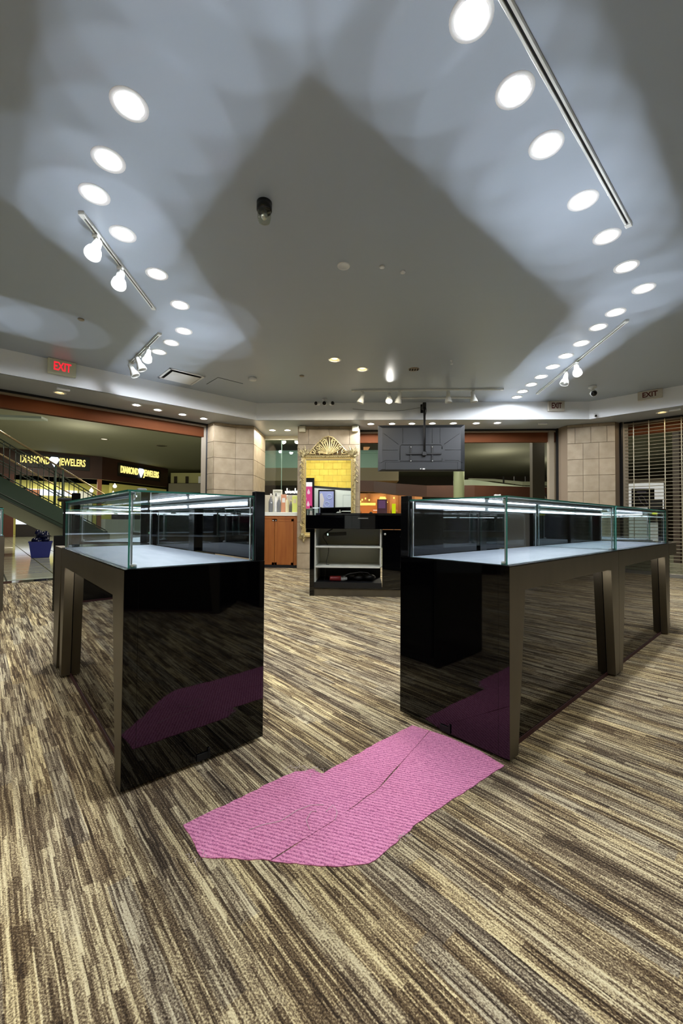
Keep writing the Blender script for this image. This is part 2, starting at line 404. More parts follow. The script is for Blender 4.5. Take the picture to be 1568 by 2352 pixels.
# tiled stone columns
def stone_column(name, pts, z1, label, faces, tw=0.34, th=0.29):
    """pts: CCW plan polygon; faces: list of indices i (edge i->i+1) that carry tiles"""
    c = MB().prism(pts, 0, z1).build(name, M_grout); struct(c, label)
    k = 0
    for i in faces:
        p = Vector(pts[i]); q = Vector(pts[(i+1) % len(pts)]); d = q-p; Lh = d.length; d.normalize(); n = Vector((d.y, -d.x))
        nc = max(1, round(Lh/tw)); w_ = Lh/nc; z = 0.0; r = 0
        while z < z1-0.01:
            h = min(th, z1-z); cuts = [0.0]
            off = (0.5*w_ if (r % 5 == 3 and nc > 1) else 0.0); x = w_ if not off else off
            while x < Lh-0.02: cuts.append(x); x += w_
            cuts.append(Lh)
            for a, b in zip(cuts[:-1], cuts[1:]):
                g = 0.003; pr = 0.012+random.uniform(0, 0.0015)
                M = Matrix(((d.x, n.x, 0, p.x), (d.y, n.y, 0, p.y), (0, 0, 1, 0), (0, 0, 0, 1)))
                MB().box((a+g, -0.004, z+g), (b-g, pr, z+h-g), M=M, bev=0.002).build('stone_tile', M_stone, c); k += 1
            z += h; r += 1
    return c
stone_column('column', [(-2.93, 7.36), (-2.754, 7.195), (-2.423, 7.40), (-2.12, 7.50), (-2.14, 8.44), (-2.93, 8.44)], ZS,
             'angled stone tiled column at the left of the back niche', [0, 1, 2, 3])
stone_column('column', [(-1.28, 7.565), (-0.133, 7.60), (-0.133, 8.44), (-1.28, 8.44)], ZS,
             'stone tiled column behind the gilt mirror', [0, 3])
stone_column('column', [(3.60, 7.80), (3.643, 7.657), (4.344, 7.418), (4.466, 7.50), (4.46, 8.1), (3.60, 8.1)], ZS,
             'stone tiled column between the back opening and the shutter', [1], tw=0.25)

# headers beyond openings
def opening_header(p, q, label, n):
    h = wallstrip('trim_%d' % n, p, q, 2.435, ZS+0.3, 0.10, M_header, label=label)
    d = (Vector(q)-Vector(p)).normalized(); nn = Vector((-d.y, d.x))
    off = lambda t, k: (t[0]+nn.x*k, t[1]+nn.y*k)
    g = MB().prism([off(p, -0.05), off(q, -0.05), off(q, 0), off(p, 0)], 2.615, 2.662).build('guide_rail', M_beige, h, 'pale guide rail')
    MB().prism([off(p, -0.10), off(q, -0.10), off(q, -0.052), off(p, -0.052)], 2.64, 2.663).build('shutter_slot', M_dark, h, 'black shutter slot')
opening_header((-7.4, 2.9), (-2.93, 7.47), 'brown wooden header over the left opening', 4)
opening_header((-0.13, 8.02), (3.60, 8.02), 'brown wooden header over the back opening', 5)
opening_header((4.50, 7.60), (7.4, 5.25), 'brown wooden header behind the grille shutter', 6)
for n, (x, y) in enumerate([(-2.945, 7.38), (3.585, 7.93), (4.475, 7.475)]):
    struct(MB().box((x-0.012, y-0.03, 0), (x+0.012, y+0.03, ZS)).build('trim_%d' % (7+n), M_blackm), 'dark vertical shutter guide beside a stone column')
for n, (x, y) in enumerate([(-3.02, 7.42), (3.50, 8.0), (4.545, 7.50)]):
    struct(MB().box((x-0.045, y-0.04, 0), (x+0.045, y+0.06, ZS)).build('trim_%d' % (10+n), M_beige), 'beige vertical jamb of a shop opening')

# ------------------------------------------------------------------ recessed lights
def can_bm(R, depth):
    return MB().lathe([(R+0.022, -0.002), (R+0.022, -0.007), (R, -0.004), (R, 0.0)], 28, cap0=False, cap1=False)
def make_downlight(R, depth, bulbmat, name):
    t = thing(name, 'x', 'ceiling light')
    MB().lathe([(R+0.020, 0.0), (R+0.019, -0.006), (R-0.002, -0.004), (R-0.002, 0.0)], 28, cap0=False, cap1=False).build('trim_ring', M_trimring, t)
    MB().lathe([(R, 0.0), (R*0.9, depth*0.45), (R*0.62, depth)], 28, cap0=False, cap1=True).build('reflector', M_can, t)
    MB().lathe([(R*0.30, depth*0.95), (R*0.52, depth*0.6), (R*0.62, depth*0.28), (R*0.5, depth*0.16), (R*0.2, depth*0.12)], 20).build('bulb', bulbmat, t)
    return t
M_bulb_c = emis('bulb_cool', (250, 250, 255), 24.0)
M_bulb_w = emis('bulb_warm', (255, 226, 150), 3.2)
proto_c = make_downlight(0.070, 0.07, M_bulb_c, 'downlight')
proto_s = None
def place_lights(pts, z, label_fn, group, proto, power, color, ang=174, use=True):
    for i, (x, y) in enumerate(pts):
        if use and i == 0: o = proto; o.location = (x, y, z); o['label'] = label_fn(i); o['group'] = group
        else: dup(proto, (x, y, z), 0, label_fn(i), group)
        if power: power_ = power*(0.15 if (x, y) == DL_R[-1] else 0.5 if (x, y) in DL_R[-3:-1] else 4.0 if (x, y) == SO_B[0] else 1.0); lamp('SPOT', 'down_beam', (x, y, z-0.012), power_, color, spot_size=math.radians(ang), spot_blend=0.15, shadow_soft_size=0.05)
place_lights(DL_R, ZC, lambda i: 'glowing recessed downlight, %s from the camera in the right-hand row' % ORD[i], 'recessed downlights of the right-hand row', proto_c, L_DOWN, COOL)
place_lights(DL_L, ZC, lambda i: 'glowing recessed downlight, %s from the camera in the left-hand row' % ORD[i], 'recessed downlights of the left-hand row', proto_c, L_DOWN, COOL, use=False)
proto_w = make_downlight(0.066, 0.055, M_bulb_w, 'downlight')
place_lights(DL_W, ZC, lambda i: 'warm yellow recessed downlight in the ceiling middle, %s of two' % ('left' if i == 0 else 'right'), 'warm ceiling downlights', proto_w, 60.0, (1.0, 0.88, 0.70))
proto_s = make_downlight(0.058, 0.05, M_bulb_c, 'downlight')
place_lights(SO, ZS, lambda i: 'small bright soffit downlight over the left opening, %s from the left' % ORD[i], 'soffit downlights over the left opening', proto_s, L_SOFF, COOL)
place_lights(SO_B, ZS, lambda i: 'small bright soffit downlight over the back opening, %s from the left' % ORD[i], 'soffit downlights over the back opening', proto_s, L_SOFF, COOL, use=False)
place_lights(SO_N, ZS, lambda i: 'small bright soffit downlight over the niche cabinet, %s one' % ('left' if i == 0 else 'right'), 'soffit downlights over the niche', proto_s, L_SOFF*1.8, NEUT, use=False)
proto_sw = make_downlight(0.058, 0.045, M_bulb_w, 'downlight')
place_lights(SO_W, ZS, lambda i: 'warm yellow soffit downlight %s' % ('near the red exit sign' if i == 0 else 'below the far right exit sign'), 'warm soffit downlights', proto_sw, 6.0, WARM)

# ------------------------------------------------------------------ track lights
def make_head(lit, aim):
    """spot head hanging at local origin (track underside); aim = direction vector"""
    t = thing('track_spotlight', 'x', 'spotlight')
    MB().box((-0.022, -0.016, -0.022), (0.022, 0.016, 0.0), bev=0.003).build('adapter', M_fix, t)
    MB().lathe([(0.006, -0.07), (0.006, -0.02)], 10).build('stem', M_fix, t)
    d = Vector(aim).normalized(); q = Vector((0, 0, -1)).rotation_difference(d); M = Matrix.Translation((0, 0, -0.085)) @ q.to_matrix().to_4x4() @ Matrix.Translation((0, 0, 0.03))
    h = MB().lathe([(0.012, 0.035), (0.028, 0.03), (0.031, -0.03), (0.033, -0.055), (0.048, -0.085), (0.054, -0.115), (0.056, -0.135), (0.051, -0.135), (0.047, -0.115)], 22, M=M, cap0=True, cap1=False)
    hd = h.build('lamp_head', M_fix, t)
    MB().lathe([(0.047, -0.112), (0.035, -0.124), (0.0, -0.128)], 18, M=M, cap0=True, cap1=False).build('lens', M_bulb if lit else M_alu, hd)
    return t, M
def track(name, p, q, label, z=ZC, slotside=1):
    p = Vector(p); q = Vector(q); d = (q-p); Lg = d.length; a = math.atan2(d.y, d.x)
    t = thing(name, label, 'track', (p.x, p.y, z), a)
    MB().box((0, -0.017, -0.022), (Lg, -0.006, 0), bev=0.001).box((0, 0.006, -0.022), (Lg, 0.017, 0), bev=0.001).box((0, -0.017, -0.003), (Lg, 0.017, 0)).build('rail', M_fix, t)
    MB().box((0.02, -0.006, -0.012), (Lg-0.02, 0.006, -0.004)).build('slot', M_dark, t, 'black conductor slot')
    MB().box((-0.012, -0.019, -0.026), (0.03, 0.019, 0), bev=0.002).build('end_cap', M_fix, t)
    MB().box((Lg-0.03, -0.019, -0.026), (Lg+0.012, 0.019, 0), bev=0.002).build('end_cap', M_fix, t)
    return t
def head(x, y, aim, lit, label, z=ZC-0.022, power=None, gp=None):
    t, M = make_head(lit, aim); t.location = (x, y, z); t['label'] = label
    if gp: t['group'] = gp
    if lit:
        d = Vector(aim).normalized(); q = Vector((0, 0, -1)).rotation_difference(d)
        o = lamp('SPOT', 'track_beam', Vector((x, y, z-0.085))+d*0.13, power or L_TRACK, NEUT, spot_size=math.radians(70), spot_blend=0.7, shadow_soft_size=0.03)
        o.rotation_euler = q.to_euler()
    return t
track('lighting_track', (0.43, 1.495), (1.80, 2.90), 'long white ceiling track beside the right-hand downlights, without spotlights')
track('lighting_track', (-1.925, 2.60), (-2.08, 3.82), 'short white ceiling track at left holding two glowing spotlights')
head(-1.955, 2.79, (0.1, -0.55, -1), True, 'white track spotlight at left, glowing, nearest the camera')
head(-2.005, 3.16, (0.2, -0.5, -1), True, 'white track spotlight at left, second one on the short track')
track('lighting_track', (-2.30, 4.36), (-3.12, 5.17), 'short white ceiling track by the air vent with three spotlights')
head(-2.60, 4.66, (0.2, -0.5, -1), True, 'glowing white track spotlight next to the left downlight row end', power=16)
head(-2.85, 4.905, (0.45, 0.1, -1), False, 'white track spotlight in the middle of the track by the air vent')
head(-3.06, 5.11, (0.5, 0.1, -1), False, 'unlit white track spotlight at the far end of the track by the air vent')
track('lighting_track', (2.64, 4.30), (2.72, 6.68), 'white ceiling track with two spotlights beside the far right downlights')
head(2.675, 5.36, (-0.25, -0.7, -1), True, 'glowing white track spotlight left of the right ceiling camera', power=12)
head(2.69, 5.68, (-0.35, -0.2, -1), False, 'white track spotlight on the far right track, the farther one')
track('lighting_track', (-0.235, 6.43), (2.10, 6.45), 'white ceiling track above the hanging television')
track('lighting_track', (0.48, 6.86), (1.75, 6.88), 'second white ceiling track close to the back fascia')
for i, (x, lit, aim, lb) in enumerate([(-0.075, False, (-0.35, 0, -1), 'unlit white spotlight leftmost on the track above the television'),
        (0.347, True, (-0.05, -0.55, -1), 'glowing spotlight on the track above the television'),
        (0.506, False, (-0.2, 0.3, -1), 'unlit white spotlight right beside the glowing one above the television'),
        (1.267, False, (0.02, 0, -1), 'unlit white spotlight pointing straight down above the television'),
        (1.647, False, (0.15, 0, -1), 'unlit white spotlight rightmost on the track above the television')]):
    head(x, 6.44, aim, lit, lb, power=14)
lamp('SPOT', 'ceiling_glint_fill', (0.347, 6.30, 2.82), 7, NEUT, rot=(math.radians(-110), 0, 0), spot_size=math.radians(30), spot_blend=1.0, shadow_soft_size=0.02)  # added beam imitating the lit head's reflection in the semi-gloss ceiling

# ------------------------------------------------------------------ ceiling fittings
t = thing('fire_strobe', 'clear glass strobe in a dark base hanging from the ceiling middle', 'alarm', (-0.675, 2.587, ZC))
MB().lathe([(0.050, 0), (0.050, -0.05), (0.046, -0.058)], 24).build('base', M_blacksat, t)
MB().lathe([(0.044, -0.056), (0.043, -0.105), (0.036, -0.128), (0.02, -0.132)], 22, cap0=False).build('dome', glassmat('strobe_glass', (0.8, 0.82, 0.74)), t)
MB().lathe([(0.018, -0.058), (0.022, -0.095), (0.01, -0.11)], 12).build('lamp_core', M_chrome, t)
def puck(name, x, y, r, h, label, m=None, z=ZC, cat='ceiling fitting'):
    o = MB().lathe([(r, 0), (r, -h*0.6), (r*0.85, -h), (r*0.3, -h*1.05)], 20).build(name, m or M_white); o.location = (x, y, z); return tag(o, label, cat)
o = MB().lathe([(0.052, 0.0), (0.050, -0.008), (0.042, -0.009), (0.040, -0.002)], 24, cap0=False).build('cover_plate', M_white); o.location = (-0.195, 3.268, ZC); tag(o, 'round white cover plate flat on the ceiling middle', 'ceiling fitting')
puck('blank_plate', 0.116, 3.295, 0.022, 0.012, 'tiny white sprinkler cap, left of the pair in the ceiling middle')
puck('blank_plate', 0.291, 3.374, 0.022, 0.012, 'tiny white sprinkler cap, right of the pair in the ceiling middle')
puck('smoke_detector', -1.663, 5.817, 0.06, 0.035, 'white smoke detector beside the ceiling hatch')
puck('blank_plate', -0.933, 5.759, 0.035, 0.012, 'small grey sprinkler cap left of the warm downlights', M_beige)
puck('blank_plate', -2.96, 4.017, 0.03, 0.012, 'small dark sprinkler cap in the shaded ceiling at left', M_beige)
t = thing('sprinkler', 'small white pendant sprinkler right of the slotted speaker', 'sprinkler', (1.084, 5.293, ZC))
MB().lathe([(0.02, 0), (0.018, -0.006), (0.006, -0.01), (0.006, -0.04), (0.016, -0.044), (0.016, -0.047)], 14).build('body', M_white, t)
t = thing('ceiling_speaker', 'small round ceiling plate with dark slots above the television', 'speaker', (0.633, 5.575, ZC))
MB().lathe([(0.075, 0), (0.075, -0.004), (0.05, -0.006)], 24).build('plate', M_beige, t)
for k in range(4): MB().box((-0.06+k*0.034, -0.03, -0.011), (-0.042+k*0.034, 0.03, -0.004)).build('slot', M_dark, t)
# air vent + hatch
t = thing('air_vent', 'square white ceiling air vent with dark gap beside the left track', 'vent', (-2.68, 5.72, ZC), math.radians(45))
s_ = 0.25
b = MB()
for a0, a1 in (((-s_, -s_), (s_, -s_+0.03)), ((-s_, s_-0.03), (s_, s_)), ((-s_, -s_), (-s_+0.03, s_)), ((s_-0.03, -s_), (s_, s_))): b.box((*a0, -0.012), (*a1, 0))
b.build('frame', M_white, t)
MB().box((-s_+0.03, -s_+0.03, -0.003), (s_-0.03, s_-0.03, -0.0005)).build('shaft', M_dark, t, 'black gap')
MB().box((-s_+0.055, -s_+0.055, -0.03), (s_-0.055, s_-0.055, -0.024), bev=0.002).build('diffuser_plate', M_white, t)
t = thing('access_hatch', 'square painted access hatch in the ceiling right of the air vent', 'hatch', (-2.16, 6.05, ZC), math.radians(45))
MB().box((-0.2, -0.2, -0.003), (0.2, 0.2, -0.0005)).build('joint', M_dark, t, 'dark joint')
MB().box((-0.196, -0.196, -0.006), (0.196, 0.196, -0.002)).build('panel', M_ceil, t)
# cameras
def cctv(x, y, z, aim, label, nh=1, s=1.0):
    t = thing('security_camera', label, 'camera', (x, y, z))
    MB().lathe([(0.045*s, 0), (0.045*s, -0.02*s), (0.02*s, -0.03*s), (0.015*s, -0.055*s)], 16).build('mount', M_white, t)
    for k in range(nh):
        a = (k-(nh-1)/2)*0.75
        d = Vector((math.sin(a)*0.9, -1, -0.25)) if nh > 1 else Vector(aim)
        q = Vector((0, 0, -1)).rotation_difference(d.normalized()); off = Vector((a*0.16, -0.02, -0.085*s))
        M = Matrix.Translation(off) @ q.to_matrix().to_4x4()
        hd = MB().lathe([(0.030*s, 0.05*s), (0.036*s, 0.04*s), (0.038*s, -0.045*s)], 14, M=M).build('camera_head', M_white, t)
        MB().lathe([(0.034*s, -0.046*s), (0.030*s, -0.054*s)], 14, M=M).build('lens', M_black, hd, 'black lens')
    return t
cctv(-0.72, 6.88, ZC, (0, -1, -0.3), 'cluster of three small white security cameras by the back fascia', 3, 0.95)
cctv(3.42, 6.40, ZC, (-0.3, -1, -0.5), 'white ceiling security camera with black lens at right', 1, 1.25)
cctv(3.84, 7.12, 2.74, (-0.2, -1, -0.2), 'small white sensor on the fascia corner above the right column', 1, 0.55)
# exit signs
def exit_sign(p, q, z0, z1, mbox, mlet, label, depth=0.05, nn=None):
    p = Vector(p); q = Vector(q); d = q-p; Wd = d.length; a = math.atan2(d.y, d.x); c = (p+q)/2
    t = thing('exit_sign', label, 'exit sign', (c.x, c.y, (z0+z1)/2), a); H = z1-z0
    MB().box((-Wd/2, -depth, -H/2), (Wd/2, 0, H/2), bev=0.004).build('housing', mbox, t)
    MB().box((-Wd*0.3, -depth*0.8, H/2), (Wd*0.3, -0.01, H/2+0.012)).build('mount', M_white, t)
    textmesh('lettering', 'EXIT', H*0.80, mlet, t, (0, -depth-0.0015, 0), (PI/2, 0, 0), sx=0.72*Wd/0.28*0.2/H*0.74, extrude=0.0015, offset=0.003)
    return t
exit_sign((-4.10, 4.97), (-3.885, 5.19), 2.775, 2.965, M_exitbox, M_exitred, 'exit sign with bright red letters above the left opening')
exit_sign((3.09, 7.19), (3.36, 7.195), 2.80, 2.965, M_exitbox2, M_exitdk, 'cream exit sign with dark letters at the right end of the back fascia')
exit_sign((4.31, 6.75), (4.545, 6.545), 2.83, 2.965, M_exitbox2, M_exitdk, 'cream exit sign with dark letters above the grille shutter')
def clipbox(x, y, a, label):
    o = MB().box((-0.075, -0.02, -0.03), (0.075, 0.02, 0), bev=0.003).build('door_contact', M_white); o.location = (x, y, ZS); o.rotation_euler = (0, 0, a); tag(o, label, 'sensor')
clipbox(-4.09, 5.24, PI/4, 'thin white sensor box on the soffit by the red exit sign')
clipbox(3.12, 7.44, 0, 'thin white sensor box on the soffit at the right of the back opening')
clipbox(4.76, 6.60, -PI/4, 'thin white sensor box on the soffit below the far right exit sign')
# cable on the fascia
o = MB().tube([(-0.25, 7.113, 2.86), (0.05, 7.12, 2.825), (0.36, 7.128, 2.815), (0.65, 7.13, 2.83), (0.92, 7.14, 2.875)], 0.004, 6).build('cable', mat('grey_cable', (150, 152, 150), 0.5))
tag(o, 'thin cable sagging along the back fascia to the television bracket', 'cable')

# ------------------------------------------------------------------ showcases
UL, UD, ZD, ZG, ZP = 1.36, 0.53, 0.735, 1.0, 1.018
def glass_pane(a, b, thin, parent, name='glass_pane'):
    """box pane: broad faces clear, edges green"""
    x0, y0, z0 = a; x1, y1, z1 = b
    bx = MB(); vs = [(x0, y0, z0), (x1, y0, z0), (x1, y1, z0), (x0, y1, z0), (x0, y0, z1), (x1, y0, z1), (x1, y1, z1), (x0, y1, z1)]
    F = {'z': [[0, 3, 2, 1], [4, 5, 6, 7]], 'y': [[0, 1, 5, 4], [2, 3, 7, 6]], 'x': [[1, 2, 6, 5], [3, 0, 4, 7]]}
    for k in 'xyz':
        bx.add(vs, F[k], 0 if k == thin else 1)
    return bx.build(name, [M_glass, M_edge], parent)
def make_showcase(label):
    t = thing('display_showcase', label, 'showcase')
    L = UL
    # bronze front frame with two tapering legs (one pierced board)
    za = 0.632
    poly_top = [(0, za), (L, za), (L, ZD-0.004), (0, ZD-0.004)]
    b = MB().prism(poly_top, 0.0, 0.044, axis='y')
    b.prism([(0.0, 0.012), (0.066, 0.012), (0.130, za), (0.0, za)], 0.0, 0.044, axis='y')
    b.prism([(L-0.070, 0.012), (L, 0.012), (L, za), (L-0.145, za)], 0.0, 0.044, axis='y')
    b.build('front_frame', M_bronze, t)
    # black gloss ends, recessed gloss front panel, rear cabinet
    MB().box((-0.001, 0.0445, 0.012), (0.018, UD, ZD-0.002), bev=0.001).box((-0.001, 0.001, 0.012), (0.0, 0.0445, ZD-0.002)).build('end_panel', M_black, t)
    MB().box((L-0.018, 0.0445, 0.012), (L+0.001, UD, ZD-0.002), bev=0.001).box((L, 0.001, 0.012), (L+0.001, 0.0445, ZD-0.002)).build('end_panel', M_black, t)
    MB().box((0.018, 0.046, 0.02), (L-0.018, 0.058, 0.70)).build('gloss_panel', M_black, t)
    MB().box((0.018, 0.058, 0.02), (L-0.018, UD-0.02, 0.70)).build('cabinet_body', M_blackm, t)
    MB().box((0.018, 0.043, 0.0), (L-0.018, 0.05, 0.02)).build('plinth', mat('plinth_red', (70, 34, 36), 0.6) if 'plinth_red' not in bpy.data.materials else bpy.data.materials['plinth_red'], t)
    for k in range(2):
        x0 = 0.03+k*(L-0.06)/2
        dr = MB().box((x0+0.004, UD-0.02, 0.06), (x0+(L-0.06)/2-0.004, UD-0.002, 0.70), bev=0.002).build('cabinet_door', M_black, t)
        MB().lathe([(0.008, 0), (0.009, 0.012)], 10, M=Matrix.Translation((x0+(L-0.06)/2-0.05 if k == 0 else x0+0.05, UD-0.002, 0.62)) @ Matrix.Rotation(-PI/2, 4, 'X')).build('lock', M_chrome, dr)
    for x in (0.06, L-0.06):
        MB().lathe([(0.012, 0.0), (0.012, 0.02)], 10, M=Matrix.Translation((x, 0.12, 0))).lathe([(0.012, 0.0), (0.012, 0.02)], 10, M=Matrix.Translation((x, UD-0.08, 0))).build('glide_feet', M_alu, t)
    # deck
    MB().box((0.012, 0.012, ZD-0.014), (L-0.012, UD-0.045, ZD), bev=0.002).build('deck', M_deck, t)
    MB().box((0.0, 0.0, ZD-0.006), (L, 0.012, ZD-0.001)).box((0.0, 0.012, ZD-0.006), (0.012, UD-0.045, ZD-0.001)).box((L-0.012, 0.012, ZD-0.006), (L, UD-0.045, ZD-0.001)).build('deck_edging', M_blacksat, t)
    # rear frame: black uprights, top rail, two sliding doors
    MB().box((0.0, UD-0.045, ZD-0.002), (0.03, UD, ZP), bev=0.002).build('rear_upright', M_blacksat, t)
    MB().box((L-0.03, UD-0.045, ZD-0.002), (L, UD, ZP), bev=0.002).build('rear_upright', M_blacksat, t)
    MB().box((0.03, UD-0.04, ZG-0.03), (L-0.03, UD-0.003, ZG+0.004), bev=0.002).build('top_rail', M_blacksat, t)
    xm = L/2
    MB().box((0.03, UD-0.030, ZD), (xm+0.03, UD-0.022, ZG-0.03)).build('sliding_door', M_black, t)
    MB().box((xm-0.03, UD-0.018, ZD), (L-0.03, UD-0.010, ZG-0.03)).build('sliding_door', M_black, t)
    MB().box((xm-0.035, UD-0.042, ZD), (xm+0.035, UD-0.031, ZG-0.03)).build('door_stile', M_blacksat, t)
    # glass
    e = 0.006
    glass_pane((0.012, 0.014, ZD), (L-0.012, 0.014+e, ZG-e), 'y', t)
    glass_pane((0.012, 0.014+e, ZD), (0.012+e, UD-0.045, ZG-e), 'x', t)
    glass_pane((L-0.012-e, 0.014+e, ZD), (L-0.012, UD-0.045, ZG-e), 'x', t)
    glass_pane((0.010, 0.010, ZG-e), (L-0.010, UD-0.04, ZG), 'z', t, 'glass_top')
    # chrome corner rods with round clamps
    for x in (0.026, L-0.026):
        r = MB().box((x-0.006, 0.026, ZD), (x+0.006, 0.030, ZG-0.012)).build('corner_rod', M_chrome, t)
        MB().lathe([(0.011, -0.004), (0.011, 0.004)], 16, M=Matrix.Translation((x, 0.032, ZG-0.022)) @ Matrix.Rotation(PI/2, 4, 'X')).lathe([(0.012, 0), (0.012, 0.010), (0.008, 0.014)], 14, M=Matrix.Translation((x, 0.034, ZD))).build('clamp', M_chrome, r)
    for x in (0.024, L-0.024):
        MB().tube([(x, UD-0.055, ZD), (x, UD-0.055, ZG-0.008)], 0.0035, 8).build('rear_rod', M_chrome, t)
    # front rail + led bars
    MB().box((0.02, 0.024, ZG-0.019), (L-0.02, 0.036, ZG-0.0065), bev=0.001).build('front_rail', M_alu, t)
    fb = MB().box((0.06, 0.036, ZG-0.022), (L-0.06, 0.050, ZG-0.010)).build('light_bar_housing', M_alu, t)
    MB().box((0.07, 0.0505, ZG-0.021), (L-0.07, 0.054, ZG-0.016)).build('led_tube', M_led, fb)
    rb = MB().box((0.035, UD-0.062, ZG-0.042), (L-0.035, UD-0.043, ZG-0.012)).build('light_bar_housing', M_alu, t)
    MB().box((0.045, UD-0.067, ZG-0.036), (xm-0.03, UD-0.062, ZG-0.024)).build('led_tube', M_led, rb)
    MB().box((xm+0.03, UD-0.067, ZG-0.036), (L-0.045, UD-0.062, ZG-0.024)).build('led_tube', M_led, rb)
    return t
def add_band_fill(loc, rz, k=1.0):
    """added spots imitating downlight reflections off the glass top, fanned along its length"""
    R = Matrix.Rotation(rz, 3, 'Z')
    for i in range(8):
        t_ = i/7*2-1
        p = Vector(loc)+R @ Vector((UL/2+t_*(UL/2-0.06), UD/2, ZG+0.004))
        o = lamp('SPOT', 'band_fill', p, L_BAND*k, (0.82, 0.87, 0.98), spot_size=math.radians(28.5), spot_blend=0.10, shadow_soft_size=0.03)
        o.rotation_euler = (R @ Matrix.Rotation(PI, 3, 'X') @ Matrix.Rotation(math.radians(-13)*t_, 3, 'Y')).to_euler()
s45 = math.sqrt(0.5)
RN = Vector((0.536, 1.571)); A_ = Vector((s45, s45)); B_ = Vector((-s45, s45))
R2 = RN+A_*(UL+0.004)
show0 = make_showcase('glass showcase at right, nearest unit, beside the pink carpet patch')
show0.location = (RN.x, RN.y, 0); show0.rotation_euler = (0, 0, PI/4)
G = 'glass display showcases on bronze legs'
show0['group'] = G
CASES = [((RN.x, RN.y, 0), PI/4)]
def place_case(loc, rz, label):
    CASES.append((loc, rz)); return dup(show0, loc, rz, label, G)
caseR2 = place_case((R2.x, R2.y, 0), PI/4, 'second glass showcase of the right run, with a yellow tag inside')
# left run: front faces (-,-); local x runs from far end to the near corner
LN = Vector((-0.796, 1.304)); LF = LN+B_*UL
caseL = place_case((LF.x, LF.y, 0), -PI/4, 'glass showcase at left, standing alone beside the gap')
# further units of the ring
place_case((-2.12, 4.23, 0), -PI/2, 'glass showcase behind the left front showcase, seen through its glass')
place_case((-3.10, 5.22, 0), -PI/4, 'glass showcase at the far left of the ring, below the vent track')
place_case((2.74, 4.10, 0), PI/2, 'glass showcase turning back behind the right run')
place_case((2.74, 4.105+UL, 0), PI/2, 'glass showcase farthest back on the right side')
place_case((-3.49-UL*s45, 3.75-UL*s45, 0), PI/4, 'black showcase cut off by the left edge of the picture')
place_case((-4.9, -0.2, 0), PI/2+0.0, 'glass showcase against the left side behind the camera')
# right-behind run, reflected in the black end panels
place_case((1.75, 0.70, 0), PI/4+PI/2+PI/2+PI/4, 'glass showcase behind the camera on the right')
place_case((3.02, 1.97, 0), PI/4+PI, 'glass showcase right of the picture')
for loc, rz in CASES[:8]: add_band_fill(loc, rz, 1.0)

# added fill strips under the front aprons, facing down to brighten the legs
for loc, rz in CASES[:3]:
    R = Matrix.Rotation(rz, 3, 'Z')
    for x in (UL-0.25, 0.25): lamp('AREA', 'leg_fill', Vector(loc)+R @ Vector((x, 0.022, 0.628)), 0.5, NEUT, rot=(0, 0, rz), shape='RECTANGLE', size=0.16, size_y=0.02)
# corner fillers
def filler(p, ang, w_, label):
    t = thing('corner_plinth', label, 'plinth', (p[0], p[1], 0), ang)
    MB().box((0.002, 0, 0.632), (w_, 0.044, ZD-0.004)).build('front_frame', M_bronze, t)
    MB().box((0.002, 0.046, 0.0), (w_, UD, ZD-0.006), bev=0.002).build('cabinet_body', M_black, t)
    MB().box((0.002, 0.03, ZD-0.006), (w_, UD, ZD), bev=0.001).build('top', M_blacksat, t)
    MB().box((0.03, 0.05, ZD), (w_-0.01, 0.075, ZP), bev=0.002).build('upright', M_black, t)
    return t
R3 = RN+A_*(2*UL+0.007)
filler((R3.x, R3.y), PI/4, 0.29, 'black corner plinth with bronze edge at the right end of the right run')
LF2 = LF+B_*0.272
t = thing('corner_plinth', 'black corner plinth with bronze leg at the far end of the left showcase', 'plinth', (LF2.x, LF2.y, 0), -PI/4)
MB().box((0, 0, 0.632), (0.268, 0.044, ZD-0.004)).prism([(0.0, 0.01), (0.15, 0.01), (0.268, 0.632), (0.0, 0.632)], 0.0, 0.044, axis='y').build('front_frame', M_bronze, t)
MB().box((0.002, 0.10, 0.0), (0.266, UD, ZD-0.006), bev=0.002).build('cabinet_body', M_black, t)
MB().box((0.002, 0.05, ZD-0.006), (0.266, UD, ZD), bev=0.001).build('top', M_blacksat, t)
MB().box((0.22, 0.05, ZD), (0.262, 0.09, 1.055), bev=0.004).build('upright', M_black, t)

t = thing('corner_post', 'slim black post with rounded grey cap standing left behind the left showcase', 'post', (-3.05, 3.82, 0), 0.3)
MB().box((0, 0, 0), (0.16, 0.16, 0.735), bev=0.003).build('base', M_black, t)
MB().box((0.07, 0.02, 0.735), (0.11, 0.06, 1.07), bev=0.003).build('upright', M_black, t)
MB().box((0.02, 0.0, 1.07), (0.18, 0.08, 1.11), bev=0.015).build('cap', M_blackm, t)
